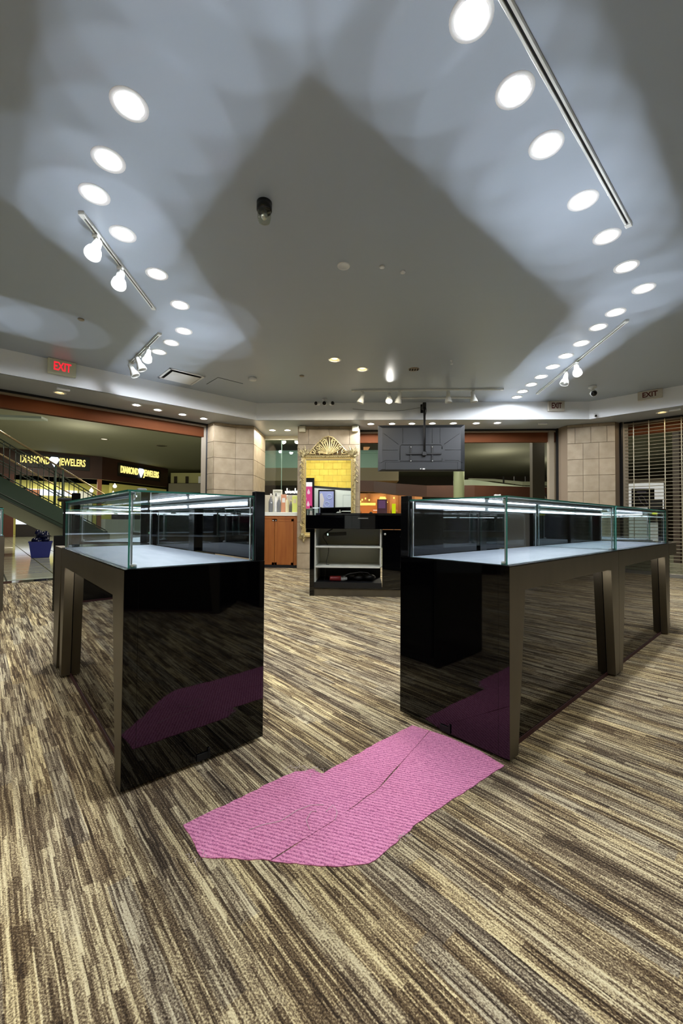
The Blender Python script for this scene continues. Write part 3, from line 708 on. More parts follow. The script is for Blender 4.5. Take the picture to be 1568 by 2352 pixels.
# tags inside the second right case
def on_case(base, ang, name, m, boxes, label, cat):
    b = MB()
    for a, c in boxes: b.box(a, c, bev=0.001)
    o = b.build(name, m); o.location = base; o.rotation_euler = (0, 0, ang); return tag(o, label, cat)
M_yel = mat('yellow_tag', (214, 224, 40), 0.5, emit=(214, 224, 40), estr=0.15)
base = (R2.x, R2.y, 0)
b = MB().box((1.13, 0.055, ZG-0.036), (1.27, 0.062, ZG-0.008)).build('price_tag', M_yel); b.location = base; b.rotation_euler = (0, 0, PI/4); tag(b, 'bright yellow tag inside the second right showcase', 'tag')
for k, (x0, x1) in enumerate([(0.02, 0.17), (0.19, 0.49), (0.51, 0.80)]):
    b = MB().box((x0, 0.055, ZG-0.034), (x1, 0.064, ZG-0.012)).build('light_sleeve', mat('white_sleeve', (232, 238, 245), 0.5, emit=(220, 230, 245), estr=0.5) if k == 0 else bpy.data.materials['white_sleeve'])
    b.location = base; b.rotation_euler = (0, 0, PI/4)
    tag(b, 'white plastic light sleeve in the second right showcase, %s from the left' % ORD[k], 'light', 'white light sleeves in the second right showcase')
# hardware lying on the glass tops
def hinge(p, ang, label):
    t = thing('glass_hinge', label, 'hinge', (p[0], p[1], ZG+0.0005), ang)
    MB().box((-0.06, -0.012, 0), (0.02, 0.012, 0.006), bev=0.001).build('plate', M_chrome, t)
    MB().box((0.02, -0.014, 0), (0.045, 0.014, 0.012), bev=0.002).build('clamp', M_chrome, t)
    return t
c_ = RN+A_*0.10+B_*(-0.0)+B_*0.10; hinge((c_.x, c_.y), PI/4+0.5, 'chrome glass fitting lying on the near right showcase top')
c_ = LN+B_*0.14+A_*0.08; hinge((c_.x, c_.y), -PI/4, 'chrome glass fitting lying on the left showcase top')
# cable hole grommets at panel feet
for (nm, p, d, lb) in (('cable_hole', RN+B_*0.285, A_*-1, 'chipped cable cut-out at the foot of the right black end panel'), ('cable_hole', LN+A_*0.272, Vector((s45, -s45)), 'cable cut-out at the foot of the left black end panel')):
    o = MB().box((-0.024, -0.0005, 0.013), (0.02, 0.003, 0.038), bev=0.0004).box((-0.03, 0, 0.013), (-0.022, 0.004, 0.05)).build(nm, M_dark)
    o.location = (p.x+d.x*0.0035, p.y+d.y*0.0035, 0); o.rotation_euler = (0, 0, math.atan2(d.y, d.x)-PI/2); tag(o, lb, 'cut-out')

# ------------------------------------------------------------------ pink carpet patch
t = thing('carpet_patch', 'patch of pink ribbed carpet exposed between the two front showcases', 'carpet', (0, 0, 0))
def jag(p, q, n, amp):
    p = Vector(p); q = Vector(q); d = q-p; nn = Vector((-d.y, d.x)).normalized(); out = []
    for i in range(n): out.append(tuple(p+d*(i/n)+(nn*random.uniform(-amp, amp) if i else Vector((0, 0)))))
    return out
seam = [(-0.25, 1.086), (-0.10, 1.235), (0.045, 1.40), (0.275, 1.795)]
pc1 = jag((-0.534, 1.192), (-0.435, 1.084), 6, 0.003)+jag((-0.435, 1.084), seam[0], 10, 0.003)+jag(seam[0], seam[1], 8, 0.0015)+jag(seam[1], seam[2], 8, 0.0015)+jag(seam[2], seam[3], 10, 0.0015)+jag(seam[3], (0.205, 1.835), 4, 0.001)+\
      jag((0.205, 1.835), (0.037, 1.671), 10, 0.002)+jag((0.037, 1.671), (-0.149, 1.465), 12, 0.003)+jag((-0.149, 1.465), (-0.183, 1.488), 3, 0.006)+jag((-0.183, 1.488), (-0.247, 1.473), 4, 0.006)+jag((-0.247, 1.473), (-0.30, 1.425), 3, 0.006)+jag((-0.30, 1.425), (-0.534, 1.192), 16, 0.003)
g = 0.0015
sm = [(x+g*1.2, y-g) for x, y in seam]
pc2 = jag(sm[0], (-0.116, 1.078), 8, 0.002)+jag((-0.116, 1.078), (-0.042, 1.079), 4, 0.002)+[(0.009, 1.094)]+jag((0.03, 1.108), (0.158, 1.251), 9, 0.003)+jag((0.158, 1.251), (0.301, 1.377), 9, 0.003)+jag((0.301, 1.377), (0.53, 1.575), 12, 0.003)+[(0.45, 1.65), (0.34, 1.752)]+jag(sm[3], sm[2], 10, 0.0015)+jag(sm[2], sm[1], 8, 0.0015)+jag(sm[1], sm[0], 8, 0.0015)
def poly_plate(name, poly, z0, z1, m, par):
    bm = bmesh.new(); vs = [bm.verts.new((p[0], p[1], z1)) for p in poly]; es = [bm.edges.new((vs[i], vs[(i+1) % len(vs)])) for i in range(len(vs))]
    bmesh.ops.triangle_fill(bm, use_beauty=True, use_dissolve=False, edges=es)
    r = bmesh.ops.extrude_face_region(bm, geom=list(bm.faces)); 
    for e in r['geom']:
        if isinstance(e, bmesh.types.BMVert): e.co.z = z0
    bmesh.ops.recalc_face_normals(bm, faces=bm.faces)
    me = bpy.data.meshes.new(name); bm.to_mesh(me); bm.free(); me.materials.append(m)
    o = bpy.data.objects.new(name, me); COL.objects.link(o); o.parent = par; return o
poly_plate('carpet_piece', pc1, 0.0, 0.0022, M_pink, t); poly_plate('carpet_piece', pc2, 0.0, 0.0020, M_pink, t)
M_thread = mat('pale_thread', (228, 214, 208), 0.8)
def loose(name, pts, label, r=0.0007):
    o = MB().tube(pts, r, 5).build(name, M_thread); return tag(o, label, 'thread')
def P_(px, py, z): return (px, py, z)
loose('carpet_thread', [(-0.335, 1.185, .003), (-0.30, 1.205, .005), (-0.25, 1.225, .004), (-0.21, 1.27, .006), (-0.17, 1.30, .004), (-0.13, 1.305, .003)], 'long pale loose thread curling on the pink carpet')
loose('carpet_thread', [(-0.16, 1.20, .003), (-0.175, 1.23, .006), (-0.165, 1.27, .005), (-0.15, 1.275, .003)], 'short pale thread crossing the seam of the pink carpet')
loose('carpet_thread', [(-0.12, 1.275, .003), (-0.10, 1.30, .007), (-0.085, 1.27, .006), (-0.09, 1.24, .003)], 'small hooked pale thread at the pink carpet seam')
fr = MB()
for (cx, cy, n) in ((-0.25, 1.485, 16), (-0.20, 1.49, 8), (-0.435, 1.08, 6), (0.10, 1.19, 7), (-0.16, 1.47, 5)):
    for k in range(n):
        a = random.uniform(0, 2*PI); l = random.uniform(0.01, 0.028); x = cx+random.uniform(-.03, .03); y = cy+random.uniform(-.012, .012)
        fr.tube([(x, y, .003), (x+l*.5*math.cos(a), y+l*.5*math.sin(a), random.uniform(.004, .012)), (x+l*math.cos(a+.6), y+l*math.sin(a+.6), .0035)], 0.0006, 4)
o = fr.build('frayed_fibres', M_thread); tag(o, 'frayed pale carpet fibres along the cut edge of the pink patch', 'fibres', kind='stuff')

# ------------------------------------------------------------------ cash desk
t = thing('cash_desk', 'black gloss cash desk with open white shelves under the television', 'desk', (0, 4.87, 0))
X0, X1, DD = -0.675, 1.55, 0.60
MB().box((-0.72, -0.05, 0.803), (X1+0.05, 0.55, 0.965), bev=0.003).build('apron', M_black, t)
MB().box((-0.60, -0.06, 0.965), (X1+0.05, 0.56, 0.990), bev=0.003).build('desk_top', M_black, t)
MB().box((X0, 0, 0.0), (-0.62, DD-.06, 0.803), bev=0.002).build('side_panel', M_black, t)
MB().box((X1-0.02, 0, 0.0), (X1, DD-.06, 0.803)).build('side_panel', M_black, t)
M_shelf = mat('shelf_white', (204, 204, 192), 0.5)
MB().box((-0.62, 0.50, 0.345), (0.185, 0.52, 0.803)).build('back_panel', M_shelf, t)
MB().box((-0.62, 0.50, 0.10), (0.185, 0.52, 0.345)).build('back_panel', M_blackm, t)
MB().box((-0.62, 0.012, 0.16), (-0.605, 0.50, 0.803)).build('shelf_side', M_shelf, t)
MB().box((0.163, 0.012, 0.355), (0.178, 0.50, 0.803)).build('shelf_side', M_shelf, t)
for z in (0.338, 0.577): MB().box((-0.605, 0.004, z), (0.163, 0.50, z+0.018), bev=0.001).build('shelf', M_shelf, t)
MB().box((-0.62, 0.0, 0.10), (0.185, 0.50, 0.165)).build('bottom_shelf', M_blackm, t)
for k, (a, b_) in enumerate([(0.19, 0.62), (0.63, 1.08), (1.09, X1-0.02)]):
    d = MB().box((a, -0.004, 0.115), (b_, 0.02, 0.795), bev=0.002).build('door', M_black, t)
    MB().lathe([(0.012, 0), (0.014, 0.016), (0.010, 0.02)], 12, M=Matrix.Translation((a+0.03, -0.004, 0.745)) @ Matrix.Rotation(PI/2, 4, 'X')).build('knob', M_chrome, d, 'white round knob')
MB().box((-0.62, 0.01, 0.0), (X1-0.02, 0.03, 0.085)).build('kickboard', M_bronze, t)
MB().box((-0.62, 0.002, 0.085), (X1-0.02, 0.02, 0.115)).build('rail', M_black, t)
MB().box((-0.10, -0.054, 0.925), (0.02, -0.049, 0.935)).build('handle_slot', M_alu, t, 'small grey badge plate')
# things in the desk
t = thing('power_adapter', 'black box with a glowing white-green light hanging in the top desk shelf', 'adapter', (-0.40, 5.02, 0.735))
M_ = Matrix.Rotation(math.radians(-3), 4, 'Y')
MB().box((-0.10, -0.03, -0.021), (0.155, 0.03, 0.021), M=M_, bev=0.004).prism([(-0.125, -0.008), (-0.10, -0.02), (-0.10, 0.02), (-0.125, 0.008)], -0.02, 0.02, axis='y').build('body', M_blackm, t)
MB().box((-0.078, -0.034, -0.012), (-0.066, -0.030, 0.012), M=M_).build('indicator', emis('green_led', (190, 255, 215), 2.5), t)
MB().tube([(-0.10, 0.06, 0.018), (-0.02, 0.066, 0.062)], 0.006).build('bracket', M_blackm, t)
o = MB().tube([(-0.525, 5.03, .73), (-0.535, 5.02, .70), (-0.515, 5.02, .665), (-0.49, 5.03, .63), (-0.478, 5.04, .60)], 0.004, 6).tube([(-0.465, 5.03, .573), (-0.465, 5.03, .52), (-0.475, 5.03, .46), (-0.49, 5.02, .40), (-0.49, 5.01, .362), (-0.455, 5.01, .360)], 0.004, 6).tube([(-0.497, 5.0, .335), (-0.50, 4.99, .25), (-0.51, 4.98, .172)], 0.004, 6).build('extension_lead', M_blackm)
tag(o, 'thin black cord running down through the desk shelves', 'cord')
t = thing('torch', 'red cylinder with a grey cap lying in the bottom of the desk', 'torch', (-0.44, 4.97, 0.198))
Mx = Matrix.Rotation(PI/2, 4, 'Y')
MB().lathe([(0.028, 0.0), (0.032, 0.01), (0.032, 0.135)], 16, M=Mx).build('body', mat('dark_red', (110, 22, 24), 0.4), t)
MB().lathe([(0.03, 0.135), (0.03, 0.17), (0.018, 0.21)], 16, M=Mx).build('cap', mat('grey_cap', (150, 150, 145), 0.4), t)
b = MB(); 
for k in range(9): b.ball((random.uniform(-.13, .13), random.uniform(-.04, .05), 0.042+random.uniform(-.004, .02)), (0.075, 0.06, 0.034))
o = b.build('black_bag', M_blackm); o.location = (-0.08, 5.05, 0.165); tag(o, 'crumpled black bag in the bottom of the desk', 'bag')
o = MB().tube([(-0.30, 4.93, .225), (-0.2, 4.93, .262), (-0.08, 4.93, .285), (0.02, 4.93, .28), (0.06, 4.93, .24)], 0.007, 6).build('black_cable', M_blackm); tag(o, 'thick black cable looped above the bag in the desk', 'cable')
o = MB().prism([(-0.02, 0), (0.015, 0), (0.01, 0.045), (-0.01, 0.05)], 0, 0.02, axis='y').build('card_holder', M_chrome); o.location = (-0.66, 4.84, 0.966); tag(o, 'small shiny holder standing at the left end of the cash desk', 'holder')

# ------------------------------------------------------------------ television
t = thing('television', 'large flat television seen from behind, hanging on a black pole', 'television', (0.912, 6.93, 2.13))
W2, H2 = 0.722, 0.39
MB().box((-W2, 0.0, -H2), (W2, 0.035, H2), bev=0.006).build('screen_panel', M_tvd, t)
b = MB()
vs = [(-W2, 0, -H2), (W2, 0, -H2), (W2, 0, H2), (-W2, 0, H2), (-W2+.07, -0.025, -H2+.03), (W2-.07, -0.025, -H2+.03), (W2-.07, -0.025, H2-.05), (-W2+.07, -0.025, H2-.05)]
b.add(vs, [[4, 5, 6, 7], [0, 1, 5, 4], [1, 2, 6, 5], [2, 3, 7, 6], [3, 0, 4, 7]]); bk = b.build('back_cover', M_tv, t)
def groove(x0, z0, x1, z1, w_=0.007):
    MB().tube([(x0, -0.0255, z0), (x1, -0.0255, z1)], w_/2, 6).build('groove', M_tvd, bk)
groove(-0.63, 0.25, -0.38, 0.06); groove(0.63, 0.24, 0.38, 0.06)
groove(-0.66, -0.035, -0.39, -0.035); groove(0.39, -0.035, 0.66, -0.035)
groove(-0.60, -0.21, -0.39, -0.21); groove(-0.60, -0.21, -0.68, -0.25); groove(0.39, -0.21, 0.60, -0.21); groove(0.60, -0.21, 0.68, -0.25)
for x in (0.18, 0.31, -0.31): groove(x, 0.33, x, 0.08, 0.006)
g = MB().tube([(-.355, -.027, -.2), (-.355, -.027, .03), (-.335, -.027, .05), (.325, -.027, .05), (.345, -.027, .03), (.345, -.027, -.02)], 0.006, 6).tube([(-.355, -.027, -.22), (.345, -.027, -.22), (.345, -.027, -.18)], 0.005, 6).build('connector_panel', M_tvd, bk)
MB().box((-W2+.12, -0.034, -H2+.02), (W2-.12, -0.02, -0.235), bev=0.006).build('speaker_housing', M_tv, t)
for x in (-0.175, 0.18): 
    r = MB().box((x-0.013, -0.05, -0.24), (x+0.013, -0.026, 0.03), bev=0.002).build('mounting_rail', M_blackm, t)
    for z in (0.012, -0.222): MB().lathe([(0.010, 0), (0.010, 0.006), (0.006, 0.009)], 12, M=Matrix.Translation((x, -0.05, z)) @ Matrix.Rotation(PI/2, 4, 'X')).build('screw', M_chrome, r)
MB().box((-0.26, -0.066, -0.115), (0.33, -0.048, -0.093), bev=0.003).build('cross_bar', M_blackm, t)
MB().box((-0.69, -0.006, -0.37), (-0.665, -0.001, -0.335)).build('sticker', M_white, t, 'small white sticker')
MB().box((-0.02, -0.037, -0.36), (0.0, -0.034, -0.345)).box((0.02, -0.037, -0.365), (0.06, -0.034, -0.345)).build('sticker', M_white, t, 'small white sticker')
t = thing('television_mount', 'black telescopic pole bracket fixed to the back fascia', 'bracket', (0.955, 7.12, 2.85))
MB().box((-0.03, -0.012, -0.075), (0.03, 0.0, 0.075), bev=0.003).build('wall_plate', M_blackm, t)
MB().box((-0.022, -0.27, -0.03), (0.022, -0.012, 0.02), bev=0.004).box((-0.028, -0.29, -0.09), (0.028, -0.235, 0.03), bev=0.006).build('arm', M_blackm, t)
MB().tube([(0, -0.275, -0.05), (0.0, -0.275, -0.88)], [0.020, 0.014], 12).build('pole', M_blackm, t)
MB().tube([(0.018, -0.305, -0.04), (0.028, -0.30, -0.12), (0.012, -0.298, -0.2), (0.012, -0.298, -0.8)], 0.005, 6).build('cable', M_blackm, t)
MB().box((-0.035, -0.30, -0.86), (0.035, -0.262, -0.79), bev=0.004).build('tilt_joint', M_blackm, t)

# ------------------------------------------------------------------ gilt mirror
TILT = math.radians(1.7)
mr = thing('gilt_mirror', 'tall ornate gilt mirror leaning on the stone column behind the cash desk', 'mirror', (-0.70, 7.50, 0.0))
mr.rotation_euler = (TILT, 0, 0); mr.location = (-0.70, 7.50+math.tan(TILT)*0.6+0.01, 0)
gx0, gx1, gz0, gz1 = -0.417, 0.414, 0.68, 2.02
MB().box((gx0-0.01, 0.0, gz0-0.01), (gx1+0.01, 0.012, gz1+0.01)).build('mirror_glass', M_mirror, mr)
MB().box((gx0-0.06, 0.013, gz0-0.06), (gx1+0.06, 0.035, gz1+0.06)).build('backing', M_dark, mr)
def moulding(b, x0, x1, z0, z1, prof):
    """mitred rectangular moulding. prof: (outward offset, y)"""
    rings = []
    for o_, y in prof: rings.append([(x0-o_, y, z0-o_), (x1+o_, y, z0-o_), (x1+o_, y, z1+o_), (x0-o_, y, z1+o_)])
    vs = [p for r in rings for p in r]; fs = []
    for k in range(len(prof)-1):
        for i in range(4): j = (i+1) % 4; fs.append([k*4+i, k*4+j, (k+1)*4+j, (k+1)*4+i])
    b.add(vs, fs)
b = MB(); moulding(b, gx0, gx1, gz0, gz1, [(0, 0.0), (0, -0.012), (0.012, -0.022), (0.03, -0.012), (0.038, -0.02), (0.055, -0.038), (0.075, -0.03), (0.085, -0.012), (0.085, 0.03)])
b.build('frame', M_gold, mr)
b = MB()   # rope beading along the frame
def rope(x0, z0, x1, z1, n, r=0.013, y=-0.03):
    d = Vector((x1-x0, 0, z1-z0)); a = math.atan2(d.z, d.x)
    for i in range(n):
        tt = (i+.5)/n; R = Matrix.Rotation(-(a+0.7), 3, 'Y'); b.ball((x0+d.x*tt, y, z0+d.z*tt), (r*1.9, r*0.9, r*0.75), M=R, seg=8, rings=4)
rope(gx0-.055, gz1+.05, gx1+.055, gz1+.05, 26); rope(gx0-.05, gz0, gx0-.05, gz1, 34, 0.010); rope(gx1+.05, gz0, gx1+.05, gz1, 34, 0.010)
b.build('rope_beading', M_golddk, mr)
def leaf(b, x, z, ang, ln, wd, y=-0.03, mi=0):
    """carved acanthus blade: a tapering ridge bending outward"""
    d = Vector((math.cos(ang), 0, math.sin(ang))); s = Vector((-math.sin(ang), 0, math.cos(ang)))
    pts = []; rr = []
    for k in range(7):
        u_ = k/6; pts.append(Vector((x, y-0.012*math.sin(PI*u_), z))+d*ln*u_+s*(ln*0.18*u_*u_)); rr.append(wd*(0.35+0.75*math.sin(PI*min(1, u_*0.85+0.1)))*(1-0.55*u_))
    b.tube(pts, rr, 7, mi)
def scroll(b, x, z, r, turns, dirn, start, w_=0.012, y=-0.035):
    pts = []; rr = []
    n = int(turns*14)
    for k in range(n+1):
        u_ = k/n; a = start+dirn*u_*turns*2*PI; q = r*(1-0.85*u_); pts.append((x+q*math.cos(a), y-0.01*u_, z+q*math.sin(a))); rr.append(w_*(1-0.4*u_))
    b.tube(pts, rr, 7)
# crest: solid shell back plus radiating leaves
zb = gz1+0.09
b = MB()
bell = [(-0.36, zb), (-0.335, zb+0.06), (-0.26, zb+0.15), (-0.17, zb+0.24), (-0.08, zb+0.315), (0.0, zb+0.34), (0.08, zb+0.315), (0.17, zb+0.235), (0.26, zb+0.14), (0.335, zb+0.055), (0.36, zb)]
b.prism(bell, -0.012, 0.012, axis='y')
cr = b.build('crest', mat('gilt_recess_shade', (92, 74, 40), 0.5, 0.4), mr)  # dark tone paints the shade behind the carved leaves
b = MB()
for k in range(15):
    a = PI*(0.09+0.82*k/14); ln = 0.20+0.13*math.sin(a)**2; leaf(b, 0.03*math.cos(a), zb+0.01, a, ln, 0.017)
for k in range(11):
    a = PI*(0.12+0.76*k/10); leaf(b, 0.0, zb+0.0, a, 0.15, 0.012, y=-0.05)
for k in range(9):
    xx = -0.32+k*0.08; leaf(b, xx, zb-0.005, PI/2+(-xx)*1.2, 0.10-abs(xx)*0.08, 0.013, y=-0.04)
for sgn in (-1, 1):
    scroll(b, sgn*0.29, zb+0.05, 0.055, 1.4, sgn, PI/2); scroll(b, sgn*0.20, zb+0.13, 0.05, 1.3, sgn, PI/2); scroll(b, sgn*0.09, zb+0.24, 0.045, 1.3, sgn, PI/2)
b.build('carved_leaves', M_gold, cr)
b = MB()
b.tube([(-0.36, -0.02, zb+0.0), (-0.335, -0.02, zb+0.06), (-0.26, -0.02, zb+0.15), (-0.17, -0.02, zb+0.24), (-0.08, -0.02, zb+0.315), (0, -0.02, zb+0.34), (0.08, -0.02, zb+0.315), (0.17, -0.02, zb+0.235), (0.26, -0.02, zb+0.14), (0.335, -0.02, zb+0.055), (0.36, -0.02, zb)], 0.012, 7)
b.build('crest_rim', M_gold, cr)
for sgn in (-1, 1):
    b = MB(); ex = sgn*0.475
    for k in range(9): leaf(b, ex-sgn*0.03, gz1+0.06, PI/2-sgn*(0.95-k*0.24), 0.14+0.035*((k*7) % 3), 0.016, y=-0.045)
    scroll(b, ex-sgn*0.05, gz1+0.15, 0.05, 1.3, sgn, -PI/2); scroll(b, ex+sgn*0.02, gz1+0.09, 0.05, 1.2, -sgn, PI/2); b.ball((ex, -0.05, gz1+0.06), (0.03, 0.02, 0.03))
    b.build('corner_ornament', M_golddk, mr)
    b = MB()
    for k in range(8): leaf(b, sgn*0.50, gz1-0.02-k*0.05, -PI/2+sgn*(0.5 if k % 2 else -0.35), 0.085, 0.013, y=-0.04)
    for k in range(16): leaf(b, sgn*0.463, gz1-0.45-k*0.05, -PI/2+sgn*(0.6 if k % 2 else -0.5), 0.055, 0.010, y=-0.045)
    b.build('garland', M_golddk, mr)
    b = MB(); ex = sgn*0.475
    for k in range(9): leaf(b, ex, gz0-0.04, -PI/2+sgn*(-0.9+k*0.24), 0.10, 0.015, y=-0.04)
    for k in range(6): leaf(b, ex+sgn*0.01, gz0+0.16-k*0.02, PI/2+sgn*(0.35-k*0.1), 0.12, 0.012, y=-0.04)
    scroll(b, ex-sgn*0.03, gz0-0.09, 0.05, 1.3, -sgn, PI/2); b.ball((ex, -0.045, gz0-0.05), (0.045, 0.025, 0.045)); b.ball((ex-sgn*0.02, -0.045, gz0-0.15), (0.02, 0.015, 0.03))
    b.build('lower_ornament', M_golddk, mr)
for x, lb in ((-1.20, 'small white box speaker at the top left corner of the mirror column'), (-0.215, 'small white box speaker at the top right corner of the mirror column')):
    o = MB().box((-0.06, -0.09, -0.06), (0.06, 0, 0.055), bev=0.008).box((-0.05, -0.093, -0.05), (0.05, -0.088, 0.045)).build('wall_speaker', mat('cream_plastic', (226, 222, 196), 0.5)); o.location = (x, 7.58, 2.605); tag(o, lb, 'speaker')

# ------------------------------------------------------------------ niche: cabinet + display
t = thing('wall_cabinet', 'orange wood cabinet with white counter in the niche left of the mirror', 'cabinet', (-1.71, 7.70, 0))
MB().box((-0.40, 0.02, 0.05), (0.40, 0.66, 0.985)).build('body', M_wood, t)
MB().box((-0.40, 0.0, 0.0), (0.40, 0.02, 0.05)).build('kickboard', M_dark, t)
for k, (a, b_) in enumerate([(-0.396, -0.037), (-0.031, 0.33)]):
    d = MB().box((a, 0.0, 0.055), (b_, 0.02, 0.925), bev=0.002).build('door', M_wood, t)
    b = MB()
    for (p0, p1) in (((a+.002, .057), (b_-.002, .10)), ((a+.002, .88), (b_-.002, .923)), ((a+.002, .057), (a+.045, .923)), ((b_-.045, .057), (b_-.002, .923))): b.box((p0[0], -0.006, p0[1]), (p1[0], 0.001, p1[1]))
    b.build('door_rail', M_wood, d)
    MB().lathe([(0.008, 0), (0.013, 0.016), (0.008, 0.02)], 12, M=Matrix.Translation((-0.06 if k == 0 else -0.008, -0.006, 0.892)) @ Matrix.Rotation(PI/2, 4, 'X')).build('knob', M_chrome, d, 'chrome knob')
MB().box((0.34, 0.0, 0.05), (0.40, 0.02, 0.985)).box((-0.4, 0.0, 0.93), (0.34, 0.02, 0.985)).build('face_frame', M_wood, t)
MB().box((-0.405, -0.02, 0.985), (0.412, 0.66, 1.055), bev=0.003).build('counter', mat('white_counter', (232, 234, 222), 0.35), t)
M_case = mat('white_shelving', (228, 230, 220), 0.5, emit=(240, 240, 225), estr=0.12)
# bottles (each a thing)
def bottle(x, y, z, w_, h, c, cap, label, shape='flacon'):
    h *= 1.4; w_ *= 1.15
    t = thing('perfume_box', label, 'perfume', (x, y, z))
    if shape == 'flacon':
        MB().lathe([(w_*.5, 0), (w_*.55, h*.1), (w_*.55, h*.55), (w_*.3, h*.72), (w_*.14, h*.76), (w_*.14, h*.84)], 16).build('bottle', c, t)
        MB().lathe([(w_*.2, h*.84), (w_*.2, h)], 12).build('cap', cap, t)
    else:
        MB().box((-w_/2, -w_*.3, 0), (w_/2, w_*.3, h), bev=0.004).build('carton', c, t)
        MB().box((-w_*.3, -w_*.3-0.002, h*.55), (w_*.3, -w_*.3, h*.8)).build('label_panel', cap, t)
mg = mat('grey_glassy', (120, 124, 128), 0.1); mo = mat('orange_pack', (206, 150, 116), 0.4, emit=(216, 128, 84), estr=0.1); mgr = mat('lime_pack', (206, 214, 120), 0.4, emit=(204, 214, 84), estr=0.25); mw = mat('white_pack', (240, 240, 236), 0.3); mc = mat('cream_pack', (232, 222, 180), 0.4)
for (x, y, w_, h, c, cp, lb, sh) in [(-1.86, 7.86, .07, .26, mg, mw, 'grey bottle leftmost on the niche counter', 'flacon'), (-1.77, 7.90, .06, .27, mw, mg, 'clear white bottle second on the niche counter', 'flacon'), (-1.70, 7.86, .06, .24, mg, mw, 'grey bottle under the white carton in the niche', 'flacon'),
        (-1.61, 7.90, .09, .25, mo, mw, 'orange carton on the niche counter', 'carton'), (-1.53, 7.80, .05, .24, mc, mw, 'slim cream bottle beside the orange carton', 'flacon'), (-1.49, 7.98, .055, .18, mg, mc, 'small grey bottle left of the lime carton', 'flacon'), (-1.385, 7.86, .09, .23, mgr, mc, 'lime green carton at the right of the niche counter', 'carton')]:
    bottle(x, y, 1.055, w_, h, c, cp, lb, sh)
t = thing('display_riser', 'white acrylic riser frame behind the bottles in the niche', 'display stand', (-1.72, 8.02, 1.055)); t.scale = (1, 1, 1.4)
MB().box((-0.14, 0, 0.31), (0.03, 0.10, 0.325)).box((-0.14, 0, 0), (-0.13, 0.10, 0.31)).box((0.02, 0, 0), (0.03, 0.10, 0.31)).box((-.13, .09, 0), (.02, .10, .31)).build('frame', M_case, t)
o = MB().box((-2.12, 8.30, 1.055), (-1.29, 8.32, 1.42)).build('back_panel', mat('niche_backing', (196, 192, 176), 0.6)); tag(o, 'low pale panel behind the bottles in the niche', 'panel')
# lit script sign: unreadable glyph strokes
t = thing('lit_sign', 'glowing white script sign above the niche display', 'sign', (-1.50, 8.30, 1.50))
M_sign = emis('sign_white', (255, 252, 240), 3.0)
b = MB()
for (x, h) in ((-0.13, .10), (-0.10, .045), (-0.065, .045), (-0.03, .045), (0.005, .045), (0.04, .10), (0.075, .045), (0.11, .045), (0.145, .10), (0.17, .10)):
    b.tube([(x, 0, -0.04), (x, 0, h-0.04)], 0.011, 6)
b.tube([(-0.165, 0, 0.0), (-0.155, 0, -.04), (-0.13, 0, -.04)], 0.011, 6); b.tube([(x_/100-0.14, 0, -0.04 if (x_ % 8 < 4) else 0.0) for x_ in range(0, 32, 4)], 0.010, 6)
b.build('lettering', M_sign, t)
MB().box((-0.17, 0.012, -0.085), (0.19, 0.02, -0.055)).build('backing_bar', M_blackm, t)
# glass window of the niche
wn = MB().box((-2.13, 8.42, 2.58), (-1.29, 8.45, ZS)).box((-2.13, 8.42, 0), (-1.29, 8.45, 1.42)).build('window_1', mat('window_frame_paint', (206, 206, 188), 0.5)); struct(wn, 'glazed opening at the back of the niche')
b = MB().add([(-2.13, 8.43, 1.42), (-1.29, 8.43, 1.42), (-1.29, 8.43, 2.58), (-2.13, 8.43, 2.58)], [[0, 1, 2, 3]]); b.build('pane', glassmat('window_glass', (0.86, 0.93, 0.90), 1.6), wn)
MB().box((-1.78, 8.415, 1.42), (-1.77, 8.445, 2.58)).build('mullion', M_teal, wn)

# ------------------------------------------------------------------ grille shutter on the right
p = Vector((4.50, 7.462)); q = Vector((6.95, 5.48)); d = q-p; Lg = d.length; ang = math.atan2(d.y, d.x)
t = thing('grille_shutter', 'see-through metal grille shutter closing the right opening', 'shutter', (p.x, p.y, 0), ang)
M_grille = mat('grille_metal', (150, 142, 118), 0.4, 0.5)
rod = MB().tube([(0.03, 0, 0), (Lg, 0, 0)], 0.0065, 6).mesh('grille_rod', M_grille)
for k in range(44):
    o = bpy.data.objects.new('grille_rod', rod); COL.objects.link(o); o.parent = t; o.location = (0, 0, 0.06+k*0.0585)
lk = MB().box((-0.006, -0.005, 0.03), (0.006, 0.005, 2.64)).mesh('link_chain', M_grille)
for k in range(11):
    o = bpy.data.objects.new('link_chain', lk); COL.objects.link(o); o.parent = t; o.location = (0.155+k*0.213, 0, 0)
MB().box((0.0, -0.02, 0.0), (Lg, 0.02, 0.06), bev=0.003).build('bottom_bar', M_alu, t)

# ------------------------------------------------------------------ the mall outside
MZ = 4.36
mf = MB().box((-40, 2.0, -0.08), (30, 45, -0.052)).build('floor', M_tilegrout); struct(mf, 'mall floor outside the shop')
